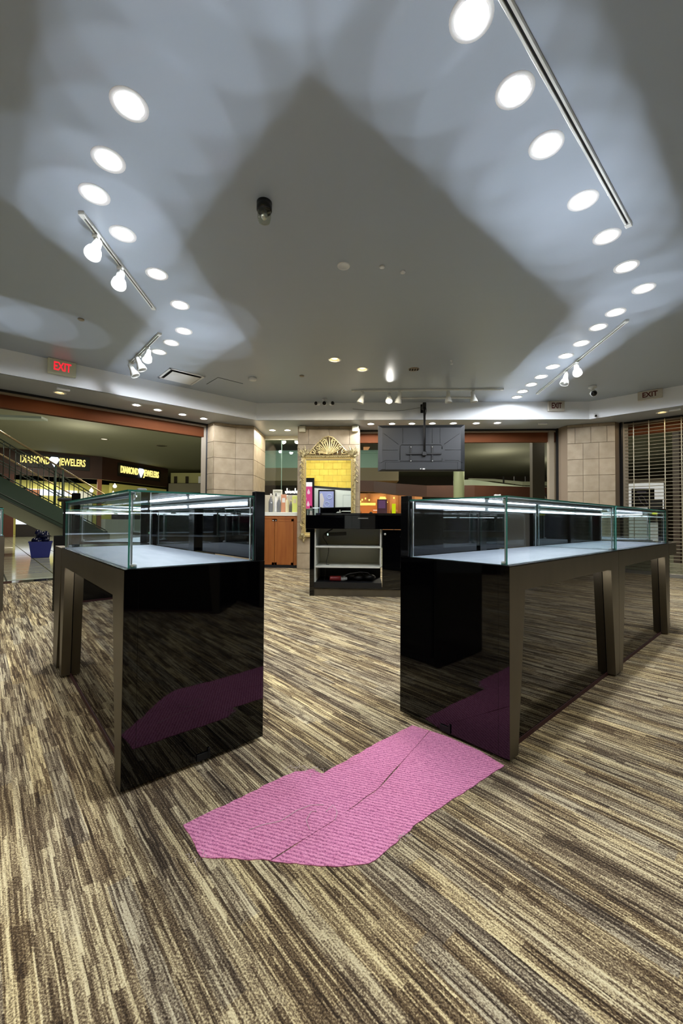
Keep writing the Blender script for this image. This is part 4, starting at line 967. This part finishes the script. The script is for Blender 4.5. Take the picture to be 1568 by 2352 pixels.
# light tiles laid diagonally near the openings
tl = 0.62; th_ = MB().box((-tl/2+.009, -tl/2+.009, -0.052), (tl/2-.009, tl/2-.009, -0.004), bev=0.002).mesh('floor_tile', M_tile)
cnt = 0; far = MB()
def inside_shop(x, y): return (y-x*1.034 < 10.56+0.3) if x < -2.9 else (y < 8.45 if x < 4.2 else y < 13.4-1.0*x*1.0+0.0-0.0+(-0.0)+(-0.7)+0.2)
for i in range(-60, 60):
    for j in range(-60, 60):
        u_ = i*tl; v_ = j*tl; x = (u_-v_)*s45; y = (u_+v_)*s45
        if inside_shop(x, y) or y > 30 or x < -22 or x > 14 or y < 2.5: continue
        M = Matrix.Translation((x, y, 0)) @ Matrix.Rotation(PI/4, 4, 'Z')
        camang = math.degrees(math.atan2(x, y))
        if (-46 < camang < -34) and y < 13 and cnt < 290:
            o = bpy.data.objects.new('floor_tile', th_); COL.objects.link(o); o.parent = mf; o.matrix_local = M; cnt += 1
        else: far.box((-tl/2+.004, -tl/2+.004, -0.052), (tl/2-.004, tl/2-.004, -0.004), M=M)
o = far.build('floor_tiling', M_tile, mf); o['kind'] = 'stuff'
# polished dark threshold band just outside the carpet, left
th = MB().prism([(-7.4, 2.9), (-2.94, 7.42), (-3.12, 7.62), (-7.6, 3.1)], -0.05, 0.001).build('trim_20', M_granite); struct(th, 'polished dark stone threshold of the left opening')
struct(MB().box((-40, 2.0, MZ), (30, 45, MZ+0.1)).build('ceiling', M_mceil), 'dim olive mall ceiling')
M_dw = mat('mall_wall', (60, 52, 40), 0.8)
struct(MB().box((-40, 32, -0.08), (30, 32.2, MZ)).build('wall_back', M_dw), 'distant mall wall')
struct(MB().box((-30, 1.9, -0.08), (-29.8, 45, MZ)).build('wall_left', M_dw)); struct(MB().box((20, 1.9, -0.08), (20.2, 45, MZ)).build('wall_right', M_dw))
struct(MB().box((-30, 1.8, -0.08), (-7.42, 2.0, MZ)).build('wall_front', M_dw)); struct(MB().box((7.42, 1.8, -0.08), (20, 2.0, MZ)).build('wall_front', M_dw))

# jewellers opposite
J0, J1, J2 = Vector((-19.4, 17.37)), Vector((-14.6, 21.70)), Vector((-13.5, 27.0))
t = thing('jewelry_store', 'brown fronted jewellery shop across the mall, seen through the left opening', 'shop', (0, 0, 0))
def slab(p, q, z0, z1, th, m, name, label=None):
    d = (q-p).normalized(); n = Vector((-d.y, d.x))*th
    return MB().prism([tuple(p), tuple(q), tuple(q+n), tuple(p+n)], z0, z1).build(name, m, t, label)
slab(J0, J1, 3.10, MZ, 0.3, M_bfascia, 'fascia'); slab(J1, J2, 3.10, MZ, 0.3, M_bfascia, 'fascia')
def signboard(p, q, z0, z1, hh):
    d = q-p; a = math.atan2(d.y, d.x); Lw = d.length; n = Vector((d.y, -d.x)).normalized(); c = (p+q)/2+n*0.06
    sb = MB().box((-Lw/2-0.15, 0, -hh/2), (Lw/2+0.15, 0.05, hh/2)).build('sign_board', mat('sign_black', (14, 10, 8), 0.5), t); sb.location = (c.x, c.y, (z0+z1)/2); sb.rotation_euler = (0, 0, a)
    ml = emis('sign_gold', (246, 226, 130), 1.3) if 'sign_gold' not in bpy.data.materials else bpy.data.materials['sign_gold']
    md = emis('sign_diamond', (222, 236, 255), 2.2) if 'sign_diamond' not in bpy.data.materials else bpy.data.materials['sign_diamond']
    fs = hh*0.72; w1 = Lw*0.42
    for s, x in (('DIAMOND', -Lw*0.28), ('JEWELERS', Lw*0.28)):
        o = textmesh('lettering', s, fs, ml, sb, (x, -0.03, 0.0), (PI/2, 0, 0), extrude=0.02, offset=0.012)
        wdt = max(v.co.x for v in o.data.vertices)-min(v.co.x for v in o.data.vertices); o.scale = (w1/wdt, 1, 1)
    g = hh*0.42
    MB().prism([(-g*.75, g*.35), (-g*.45, g*.75), (g*.45, g*.75), (g*.75, g*.35), (0, -g*.95)], -0.06, -0.02, axis='y').build('diamond_emblem', md, sb)
signboard(Vector((-17.25, 19.28)), Vector((-15.15, 21.18)), 3.62, 4.12, 0.72)
signboard(Vector((-14.38, 22.9)), Vector((-13.72, 26.1)), 3.55, 4.05, 0.78)
# interior
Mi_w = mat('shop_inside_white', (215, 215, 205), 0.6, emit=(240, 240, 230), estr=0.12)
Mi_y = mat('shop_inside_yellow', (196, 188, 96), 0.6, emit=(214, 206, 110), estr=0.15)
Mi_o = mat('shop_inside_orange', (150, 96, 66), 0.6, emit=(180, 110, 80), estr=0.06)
Mi_l = emis('lightbox_white', (236, 244, 255), 1.4)
slab(J0+Vector((0, 0.4)), J0+Vector((0.5, 0.75)), 0.0, 3.1, 0.3, M_bfascia, 'pillar')
slab(Vector((-17.75, 18.86)), Vector((-17.40, 19.17)), 0.0, 3.1, 0.3, mottled('pillar_brown', (92, 46, 28), (80, 38, 22), 2, 0.5), 'pillar')
slab(Vector((-14.75, 21.56)), Vector((-14.6, 21.70)), 0.0, 3.1, 0.2, Mi_o, 'pillar')
slab(Vector((-17.3, 19.2)), Vector((-15.1, 21.2)), 0.0, 0.62, 0.6, mat('base_dark', (24, 14, 10), 0.5), 'counter_base')
cb = slab(Vector((-17.3, 19.2)), Vector((-15.1, 21.2)), 0.62, 0.93, 0.6, Mi_l, 'lit_counter')
slab(Vector((-14.5, 21.9)), Vector((-13.7, 26)), 0.0, 0.9, 0.6, Mi_w, 'counter_base')
nrm = Vector((-0.67, 0.74))
bw0, bw1 = Vector((-21.5, 19.8)), Vector((-16.4, 25.4))
slab(bw0, bw1, 0, 3.1, 0.2, Mi_y, 'rear_wall')
slab(Vector((-19.3, 21.5)), Vector((-18.6, 22.2)), 0.3, 2.55, 0.1, Mi_o, 'wall_panel'); slab(Vector((-20.6, 20.3)), Vector((-19.75, 21.15)), 0.3, 2.4, 0.1, Mi_o, 'wall_panel')
slab(Vector((-17.5, 23.9)), Vector((-17.0, 24.4)), 0.3, 2.6, 0.1, Mi_w, 'wall_panel')
slab(Vector((-20.2, 20.6)), Vector((-17.4, 23.6)), 2.25, 2.6, 0.12, Mi_l, 'lightbox')
slab(Vector((-15.5, 24)), Vector((-14.6, 29)), 1.2, 3.1, 0.2, Mi_y, 'rear_wall')
lamp('AREA', 'shop_light', (-17.0, 22.2, 3.0), 120, (1, 0.95, 0.75), shape='RECTANGLE', size=3, size_y=1.5)
for k, (x, y, z) in enumerate([(-14.3, 20.2, 2.78), (-14.35, 20.6, 2.25), (-14.0, 19.6, 2.3), (-15.4, 19.8, 2.5)]):
    o = MB().ball((0, 0, 0), 0.10).lathe([(0.03, 0.08), (0.02, 0.16)], 8).build('spot_lamp', emis('far_spot', (255, 248, 220), 6) if k == 0 else bpy.data.materials['far_spot'], t); o.location = (x, y+2.2, z)
# fixtures on mall ceiling
M_mlight = emis('mall_lamp', (255, 244, 214), 1.1)
def mlight(x, y, r, label, m=M_mlight):
    t_ = thing('mall_downlight', label, 'ceiling light', (x, y, MZ)); MB().lathe([(r, 0), (r*.9, -.01)], 18, cap0=False).build('lens', m, t_); MB().lathe([(r*1.3, 0), (r*1.25, -.02), (r, -.015)], 18, cap0=False, cap1=False).build('trim_ring', mat('mall_trim', (110, 105, 84), 0.5) if 'mall_trim' not in bpy.data.materials else bpy.data.materials['mall_trim'], t_)
mlight(-9.6, 13.6, 0.13, 'dim round mall ceiling light above the left opening, nearer one'); mlight(-11.3, 16.9, 0.13, 'dim round mall ceiling light beyond the left opening, farther one')
M_dimdark = mat('dark_speaker', (60, 58, 46), 0.7)
mlight(-9.3, 13.9, 0.16, 'dark round ceiling speaker in the mall near the stair', M_dimdark); mlight(-9.6, 18.5, 0.2, 'dark round ceiling speaker in the mall near the jewellery shop', M_dimdark)
t = thing('ceiling_lightbox', 'long pale panel light on the mall ceiling at the upper left', 'ceiling light', (-8.0, 8.35, 3.05), math.radians(12))
MB().box((-1.6, -0.25, 0), (1.0, 0.0, 0.05)).build('housing', mat('pale_panel', (168, 178, 160), 0.5, emit=(170, 180, 160), estr=0.1), t)
MB().tube([(-0.8, -0.1, 0.05), (-0.8, -0.1, MZ-3.05)], 0.01).build('rod', M_beige, t)
# far balcony right of the jewellers
t = thing('far_balcony', 'pale balcony edge with lit shop windows right of the jewellery shop', 'balcony', (0, 0, 0))
MB().box((-13.4, 26.9, 2.75), (-9.5, 27.1, 3.35)).build('parapet', mat('parapet_pale', (150, 146, 130), 0.6), t)
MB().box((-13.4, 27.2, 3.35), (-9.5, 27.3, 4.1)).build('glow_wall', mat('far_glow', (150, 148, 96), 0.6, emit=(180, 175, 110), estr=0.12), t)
MB().box((-13.4, 27.0, -0.05), (-9.5, 27.1, 2.75)).build('lower_wall', M_dw, t)
for x in (-13.1, -12.3, -11.4, -10.9, -10.2): MB().box((x, 27.05, 3.38), (x+0.18, 27.15, 3.85)).build('post', M_dw if int(x*10) % 2 else Mi_w, t)
MB().box((-13.4, 26.95, 3.33), (-9.5, 27.05, 3.38)).build('rail', M_dark, t)

# staircase
t = thing('staircase', 'green staircase with balusters and brass handrail rising to the left', 'stairs', (0, 0, 0))
T0 = Vector((-8.502, 8.979, 1.891)); dd = Vector((0.477, 0.879, -0.554)); hv = Vector((0.477, 0.879, 0)); per = Vector((-0.879, 0.477, 0))
def on(tt, dz, k=0): return T0+dd*tt+Vector((0, 0, dz))+per*k
for k, nm in ((0, 'stringer'), (1.7, 'stringer')):
    a = [on(-3.2, 0, k), on(2.55, 0, k), on(2.55, -0.48, k), on(-3.2, -0.48, k)]; c = [v_+per*0.06 for v_ in a]
    MB().add(a+c, [[0, 1, 2, 3], [4, 5, 6, 7], [0, 1, 5, 4], [1, 2, 6, 5], [2, 3, 7, 6], [3, 0, 4, 7]]).build(nm, M_green, t)
b = MB()
for dz in (-0.40, -0.50): a = [on(-3.2, dz, -0.012), on(2.5, dz, -0.012)]; b.tube(a, 0.012, 6)
b.build('stringer_bead', M_greend, t)
a = [on(-3.2, -0.49, 0), on(2.4, -0.49, 0), on(2.4, -0.49, 1.7), on(-3.2, -0.49, 1.7)]; c = [v_+Vector((0, 0, 0.02)) for v_ in a]
MB().add(a+c, [[0, 1, 2, 3], [4, 5, 6, 7], [0, 1, 5, 4], [1, 2, 6, 5], [2, 3, 7, 6], [3, 0, 4, 7]]).build('underside', M_greend, t)
for k in range(17):
    tt = -3.1+k*0.33; z = (T0+dd*tt).z-0.12; c0 = on(tt, 0, 0.06); c0.z = z
    pts_ = [c0, c0+hv*0.34, c0+hv*0.34+per*1.6, c0+per*1.6]; pl = [(p_.x, p_.y) for p_ in pts_]; MB().prism(pl, z-0.04, z).build('tread', M_greend, t)
for k, sd in ((0.03, 0), (1.73, 1)):
    for i in range(47 if sd == 0 else 24):
        tt = -3.0+i*(0.118 if sd == 0 else 0.236)
        if tt > 2.3: break
        MB().tube([on(tt, 0, k), on(tt, 0.86, k)], 0.009, 5).build('baluster', M_greend, t)
    MB().tube([on(-3.2, 0.05, k), on(2.45, 0.05, k)], 0.014, 6).tube([on(-3.2, 0.78, k), on(2.45, 0.78, k)], 0.012, 6).tube([on(-3.2, 0.86, k), on(2.45, 0.86, k)], 0.014, 6).build('rail', M_greend, t)
    MB().tube([on(-3.2, 1.04, k), on(2.55, 1.04, k), on(2.75, 1.0, k)], 0.022, 8).build('handrail', M_brass, t, 'brass handrail')
for tt in (1.16, 1.33): MB().tube([on(tt, -0.1, 0.03), on(tt, 1.02, 0.03)], 0.022, 8).build('newel_post', M_green, t)

# blue bin with bag
t = thing('recycling_bin', 'blue plastic recycling bin with a dark blue bag, on the mall tiles', 'bin', (-7.62, 9.15, 0), math.radians(40))
M_blue = mat('bin_blue', (22, 34, 120), 0.4); M_bag = mat('bag_blue', (10, 16, 52), 0.25)
vs = [(-.17, -.13, 0), (.17, -.13, 0), (.17, .13, 0), (-.17, .13, 0), (-.22, -.17, .36), (.22, -.17, .36), (.22, .17, .36), (-.22, .17, .36)]
MB().add(vs, [[0, 1, 2, 3], [0, 1, 5, 4], [1, 2, 6, 5], [2, 3, 7, 6], [3, 0, 4, 7]]).box((-.23, -.18, .345), (.23, -.165, .37)).box((-.23, .165, .345), (.23, .18, .37)).box((-.23, -.165, .345), (-.215, .165, .37)).box((.215, -.165, .345), (.23, .165, .37)).build('tub', M_blue, t)
b = MB()
for k in range(12): b.ball((random.uniform(-.11, .11), random.uniform(-.08, .08), random.uniform(.36, .56)), (random.uniform(.06, .10), .08, random.uniform(.06, .11)))
b.build('bag', M_bag, t, 'dark blue bag bulging out of the tub')

# atrium beyond the back opening
t = thing('upper_parapet', 'pale teal parapet of the upper mall floor beyond the back opening', 'parapet', (0, 0, 0))
MB().box((-7.0, 18.0, 3.24), (1.4, 18.2, 4.02)).build('panel', M_teal, t); MB().box((-7.0, 17.95, 3.88), (1.4, 18.0, 3.95)).build('ledge', M_teal, t)
for x in (-6.8, -1.0): MB().box((x-.2, 18.3, -0.05), (x+.2, 18.7, 2.67)).build('support_pillar', M_beige, t)
MB().box((-7.0, 18.0, 2.67), (1.4, 20.5, 3.24)).build('slab_edge', mat('olive_soffit', (104, 94, 72), 0.7), t)
o = MB().prism([(-0.16, 4.06), (-0.02, 4.06), (0.14, 4.34), (-0.16, 4.34)], 19.0, 19.1, axis='y').build('hanging_banner', emis('banner_orange', (226, 168, 110), 0.55)); tag(o, 'orange hanging banner high beyond the back opening', 'banner')
# brown curved fascia and warm shop
t = thing('warm_shop', 'brown fronted warm lit shop beyond the back opening', 'shop', (0, 0, 0))
pts = [(-0.6, 17.3), (0.3, 17.4), (1.2, 16.9), (2.4, 16.5), (4.3, 16.6), (7.7, 17.6)]
def ribbon(pts, z0a, z1a, th, m, name, par):
    b = MB(); n = len(pts); vs = []
    for i, p_ in enumerate(pts):
        z0 = z0a[i] if isinstance(z0a, list) else z0a; z1 = z1a[i] if isinstance(z1a, list) else z1a
        vs += [(p_[0], p_[1], z0), (p_[0], p_[1], z1), (p_[0], p_[1]+th, z1), (p_[0], p_[1]+th, z0)]
    fs = []
    for i in range(n-1):
        for k in range(4): fs.append([i*4+k, i*4+(k+1) % 4, (i+1)*4+(k+1) % 4, (i+1)*4+k])
    fs += [[0, 1, 2, 3], [(n-1)*4+k for k in range(4)]]
    b.add(vs, fs); return b.build(name, m, par)
ribbon(pts, [2.15, 2.13, 1.98, 1.88, 1.85, 1.9], [2.62, 2.60, 2.45, 2.33, 2.35, 2.35], 0.3, M_bfascia, 'fascia', t)
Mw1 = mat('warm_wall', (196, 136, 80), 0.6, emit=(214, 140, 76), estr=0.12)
MB().box((-0.6, 19.3, 0), (2.6, 19.4, 2.2)).build('rear_wall', Mw1, t)
MB().box((-0.35, 19.0, 1.62), (0.42, 19.05, 1.74)).build('lit_shelf', emis('warm_bar', (255, 224, 110), 1.3), t)
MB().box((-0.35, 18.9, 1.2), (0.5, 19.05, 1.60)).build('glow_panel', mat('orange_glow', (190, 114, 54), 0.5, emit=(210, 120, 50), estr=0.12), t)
MB().prism([(0.62, 2.02), (0.86, 2.02), (0.98, 1.74), (0.52, 1.74)], 18.9, 19.0, axis='y').build('lamp_glow', emis('lampshade_glow', (255, 216, 110), 1.5), t)
MB().box((0.30, 18.5, 1.36), (0.62, 18.55, 1.40)).build('shelf', emis('shelf_glow', (255, 214, 180), 1.0), t)
lamp('AREA', 'warm_shop_light', (0.9, 18.4, 2.3), 22, (1, 0.66, 0.34), shape='RECTANGLE', size=2.5, size_y=0.8)
for x in (0.05, 0.95, 1.5, 2.1): MB().box((x, 19.1, 0), (x+0.12, 19.3, 2.2)).build('pilaster', mat('warm_pilaster', (140, 92, 52), 0.6) if 'warm_pilaster' not in bpy.data.materials else bpy.data.materials['warm_pilaster'], t)
for x, z in ((-0.2, 1.86), (-0.05, 1.92), (0.12, 1.85), (-0.28, 1.78), (1.25, 1.95)):
    MB().lathe([(0.03, 0.05), (0.035, 0.0), (0.02, -0.04)], 10, M=Matrix.Translation((x, 18.8, z))).build('small_lamp', bpy.data.materials['lampshade_glow'], t)
for x, h in ((-0.3, 0.18), (0.2, 0.12), (1.15, 0.3), (1.35, 0.22)):
    MB().lathe([(0.05, 0), (0.08, h*.5), (0.03, h)], 12, M=Matrix.Translation((x, 18.6, 1.2))).build('merchandise', M_blackm if h < .15 else bpy.data.materials['warm_pilaster'], t)
MB().box((-0.5, 18.4, 0), (2.4, 18.8, 1.2)).build('shop_counter', bpy.data.materials['warm_pilaster'], t)
t = thing('purple_sign', 'dark purple framed sign standing in front of the warm shop', 'sign', (0.53, 14.0, 0))
MB().box((-0.17, 0, 0.95), (0.17, 0.04, 1.64), bev=0.005).build('board', mat('maroon_board', (64, 34, 52), 0.4), t)
MB().box((-0.13, -0.006, 1.33), (0.11, 0.0, 1.60)).build('picture', mat('purple_print', (96, 64, 116), 0.4), t)
MB().box((-0.02, 0.0, 0), (0.02, 0.04, 0.95)).box((-0.15, -0.1, 0), (0.15, 0.14, 0.03)).build('stand', M_blackm, t)
t = thing('yellow_sign', 'bright yellow-green narrow sign left of the right showcase', 'sign', (0.93, 14.0, 0))
MB().box((-0.065, 0, 0.9), (0.06, 0.04, 1.49)).build('board', emis('lime_sign', (216, 232, 30), 0.8), t)
MB().box((-0.01, 0.0, 0), (0.02, 0.04, 0.9)).box((-0.12, -0.1, 0), (0.12, 0.14, 0.03)).build('stand', M_blackm, t)
# round pillar & curved balcony
t = thing('mall_pillar', 'pale green round mall pillar below the television', 'pillar', (3.33, 15.0, 0))
MB().lathe([(0.19, 0), (0.19, MZ)], 24).build('shaft', mat('pillar_green', (150, 160, 128), 0.5), t); MB().lathe([(0.25, 0), (0.25, 0.15), (0.19, 0.18)], 24).build('base', M_beige, t)
t = thing('curved_balcony', 'pale green curved balcony edge beyond the back opening, right side', 'balcony', (0, 0, 0))
M_pg = mat('pale_green_edge', (150, 162, 140), 0.5)
ribbon([(4.1, 19.4), (4.85, 19.2), (5.95, 18.7), (6.8, 18.3), (7.8, 18.2), (9.2, 18.4)], [2.60, 2.57, 2.38, 2.24, 2.2, 2.2], [2.84, 2.84, 2.62, 2.46, 2.42, 2.42], 0.25, M_pg, 'balcony_edge', t)
ribbon([(4.9, 19.9), (5.95, 19.5), (7.1, 19.1), (9.2, 19.0)], [2.86, 2.80, 2.58, 2.55], [2.98, 2.90, 2.74, 2.72], 0.2, mat('grey_green_edge', (126, 130, 108), 0.6), 'upper_edge', t)
for x in (6.0, 6.5, 7.0, 7.5, 8.0): MB().box((x+.3, 19.3, 2.4), (x+0.35, 19.35, 3.0)).build('rail_post', M_dark, t)
t = thing('escalator_side', 'grey escalator side with dark handrail beyond the back opening', 'escalator', (0, 0, 0))
MB().prism([(5.35, 0), (5.35, 1.95), (5.6, 2.0), (6.4, 0.9), (6.4, 0)], 13.5, 13.6, axis='y').build('side_panel', mat('escalator_grey', (130, 126, 118), 0.5), t)
MB().tube([(5.35, 13.45, 2.02), (5.52, 13.45, 2.02), (6.5, 13.45, 0.72)], 0.03, 8).build('handrail', M_blackm, t)

# stuff behind the grille
t = thing('lit_kiosk', 'white lit display panel with a tilted black poster behind the grille', 'display', (5.82, 9.0, 0), math.radians(-8))
MB().box((-0.40, 0.05, 0.0), (0.42, 0.12, 1.74)).build('panel', mat('kiosk_white', (232, 234, 228), 0.5, emit=(240, 242, 236), estr=0.45), t)
MB().box((-0.42, 0.03, 1.74), (0.44, 0.14, 1.83)).build('top_cap', M_beige, t)
M_ = Matrix.Rotation(math.radians(-9), 4, 'Y')
MB().box((-0.20, 0.0, 1.22), (0.22, 0.03, 1.62)).build('black_poster', M_blackm, t)
MB().box((-0.11, -0.004, 1.52), (0.07, 0.0, 1.56)).build('poster_print', mat('poster_grey', (110, 104, 120), 0.5), t)
MB().tube([(-0.08, -0.005, 1.44), (-0.03, -0.005, 1.48), (0.03, -0.005, 1.42), (0.08, -0.005, 1.30), (0.04, -0.005, 1.26), (-0.03, -0.005, 1.33), (-0.08, -0.005, 1.44)], 0.008, 6).build('poster_loop', bpy.data.materials['poster_grey'], t)
MB().box((0.10, -0.02, 0.9), (0.36, 0.02, 1.38)).build('grey_box', mat('box_grey', (70, 70, 70), 0.5), t)
MB().box((-0.3, -0.02, 1.10), (0.1, 0.03, 1.19)).build('shelf', M_blackm, t)
t = thing('white_storage_stack', 'pale grey striped stack standing behind the grille at the right edge', 'storage', (6.25, 7.75, 0), math.radians(-20))
for k in range(11): MB().box((-0.25, 0, 0.10+k*0.058), (0.9, 0.4, 0.15+k*0.058), bev=0.003).build('stacked_sheet', mat('sheet_grey', (158, 158, 152), 0.5) if k == 0 else bpy.data.materials['sheet_grey'], t)
MB().box((-0.25, 0.02, 0.0), (0.9, 0.4, 0.10)).build('base', M_dw, t)
struct(MB().box((7.0, 9.6, -0.05), (11.5, 9.8, MZ)).build('wall_mall', mat('dark_brown_wall', (48, 34, 24), 0.7)), 'dark brown wall behind the grille')
struct(MB().box((4.9, 12.4, -0.05), (5.25, 12.6, MZ)).build('wall_mall', mat('dark_column', (46, 40, 28), 0.7)), 'dark narrow column behind the grille')
# mall ambient lamps
for x, y, pw in ((-11, 12, 150), (-6, 13, 100), (-14, 17, 150), (2, 12, 150), (4, 15.5, 220), (-3, 14, 150), (8, 9.5, 110), (-9, 8, 80)):
    lamp('AREA', 'mall_ceiling_lamp', (x, y, MZ-0.05), pw, (1.0, 0.93, 0.76), shape='DISK', size=0.6)
for x, y, z, pw in ((5.5, 12.5, 3.2, 60), (8.5, 11.0, 3.0, 30), (2.0, 12.0, 3.2, 30), (-10.5, 14.5, 3.3, 70), (-5.5, 12.5, 3.2, 30), (-8.6, 9.0, 3.4, 30), (6.5, 20.5, 3.2, 90), (10.5, 23.0, 3.2, 90), (2.5, 22.5, 3.3, 60)):
    lamp('POINT', 'mall_fill', (x, y, z), pw, (1.0, 0.95, 0.78), shadow_soft_size=0.3)  # added fill points with no fixture, brightening the dim mall and its ceiling
lamp('AREA', 'atrium_light', (-2.5, 14.0, 4.0), 60, (0.8, 0.95, 0.92), rot=(math.radians(75), 0, 0), shape='RECTANGLE', size=6, size_y=1)

# ------------------------------------------------------------------ what the mirror shows, behind the camera
t = thing('yellow_stone_wall', 'wall of yellow stone blocks behind the camera, seen in the mirror', 'wall panel', (-1.8, -3.19, 0))
r = 0; z = 1.72
while z < 2.95:
    x = -1.5+(0.2 if r % 2 else 0.0)
    while x < 1.6:
        MB().box((x+.003, 0, z+.003), (x+0.40-.003, 0.04+random.uniform(0, .006), min(z+0.28, 2.95)-.003), bev=0.003).build('stone_block', M_yellow, t); x += 0.40
    z += 0.28; r += 1
MB().add([(-1.5, 0.06, 1.80), (1.6, 0.06, 1.56), (1.6, 0.06, 1.66), (-1.5, 0.06, 1.90), (-1.5, 0, 1.80), (1.6, 0, 1.56), (1.6, 0, 1.66), (-1.5, 0, 1.90)], [[0, 1, 2, 3], [4, 5, 6, 7], [0, 1, 5, 4], [1, 2, 6, 5], [2, 3, 7, 6], [3, 0, 4, 7]]).build('black_trim', M_blackm, t)
MB().prism([(-1.5, 0.0), (1.6, 0.0), (1.6, 1.58), (-1.5, 1.82)], 0.0, 0.05, axis='y').build('white_panel', mat('mirror_white_wall', (218, 226, 224), 0.5), t)
b = MB()
for a_, c_2 in (((0.75, 0.1), (0.77, 1.42)), ((0.75, 1.40), (1.35, 1.42)), ((1.33, 0.1), (1.35, 1.42))): b.box((a_[0], 0.05, a_[1]), (c_2[0], 0.056, c_2[1]))
b.build('door_moulding', mat('door_grey', (180, 190, 188), 0.5), t)
t = thing('framed_poster', 'black framed lavender poster leaning on the white wall, seen in the mirror', 'poster', (-1.77, -3.08, 0))
MB().box((-0.37, 0, 0.45), (0.38, 0.04, 1.64), bev=0.004).build('frame', M_blacksat, t)
MB().box((-0.31, 0.04, 0.5), (0.32, 0.044, 1.57)).build('print', mat('lavender_print', (150, 158, 214), 0.5), t)
MB().prism([(-0.29, 0.52), (-0.10, 0.52), (-0.16, 0.9), (-0.10, 1.2), (-0.2, 1.5), (-0.29, 1.45)], 0.0445, 0.047, axis='y').build('figure_shape', mat('pale_figure', (206, 200, 206), 0.5), t)
for x, z, s_ in ((0.13, 1.33, .10), (0.02, 1.0, .11), (0.15, 0.68, .10)):
    MB().tube([(x+s_*math.cos(a*PI/6)*(0.75 if a % 12 in (3,) else 1), 0.05, z+s_*math.sin(a*PI/6)) for a in range(13)], 0.016, 6).build('ring_motif', mat('ring_pale', (190, 206, 236), 0.5) if 'ring_pale' not in bpy.data.materials else bpy.data.materials['ring_pale'], t)
t = thing('pink_display', 'tall pink backlit panel in a black frame, seen in the mirror', 'display', (-2.55, -2.98, 0))
MB().box((-0.30, 0, 0.3), (0.25, 0.05, 2.16), bev=0.004).build('frame', M_blacksat, t)
MB().box((-0.30, 0.05, 0.83), (0.16, 0.054, 1.78)).build('pink_panel', emis('pink_backlit', (236, 84, 146), 0.9), t)
MB().box((-0.30, 0.05, 1.78), (0.16, 0.054, 1.97)).build('white_panel', emis('white_backlit', (255, 246, 248), 1.2), t)
for x, z in ((0.0, 1.55), (-0.16, 1.28), (-0.02, 1.02)): MB().lathe([(0.01, 0.12), (0.04, 0.04), (0.065, -0.03), (0.05, -0.09), (0.01, -0.11)], 14, M=Matrix.Translation((x, 0.06, z))).build('drop_motif', emis('pale_pink_motif', (255, 206, 224), 1.0) if 'pale_pink_motif' not in bpy.data.materials else bpy.data.materials['pale_pink_motif'], t)
lamp('AREA', 'rear_wall_light', (-1.8, -1.9, 2.9), 60, (1, 0.95, 0.82), rot=(math.radians(-35), 0, 0), shape='RECTANGLE', size=2.6, size_y=0.3)
# unseen ceiling beams behind the camera; side ones added to brighten the carpet
for x, y in ((-3.0, 0.6), (2.9, 0.8), (-2.2, -0.9), (2.2, -0.8), (4.2, 2.2), (3.6, 3.0), (5.0, 3.4), (-5.0, 2.2), (-4.4, 3.8), (4.4, 4.6), (-3.0, 2.6)):
    lamp('SPOT', 'down_beam', (x, y, ZC-0.012), L_DOWN*1.1, COOL, spot_size=math.radians(120 if y > 2.9 else 160), spot_blend=0.8, shadow_soft_size=0.05)
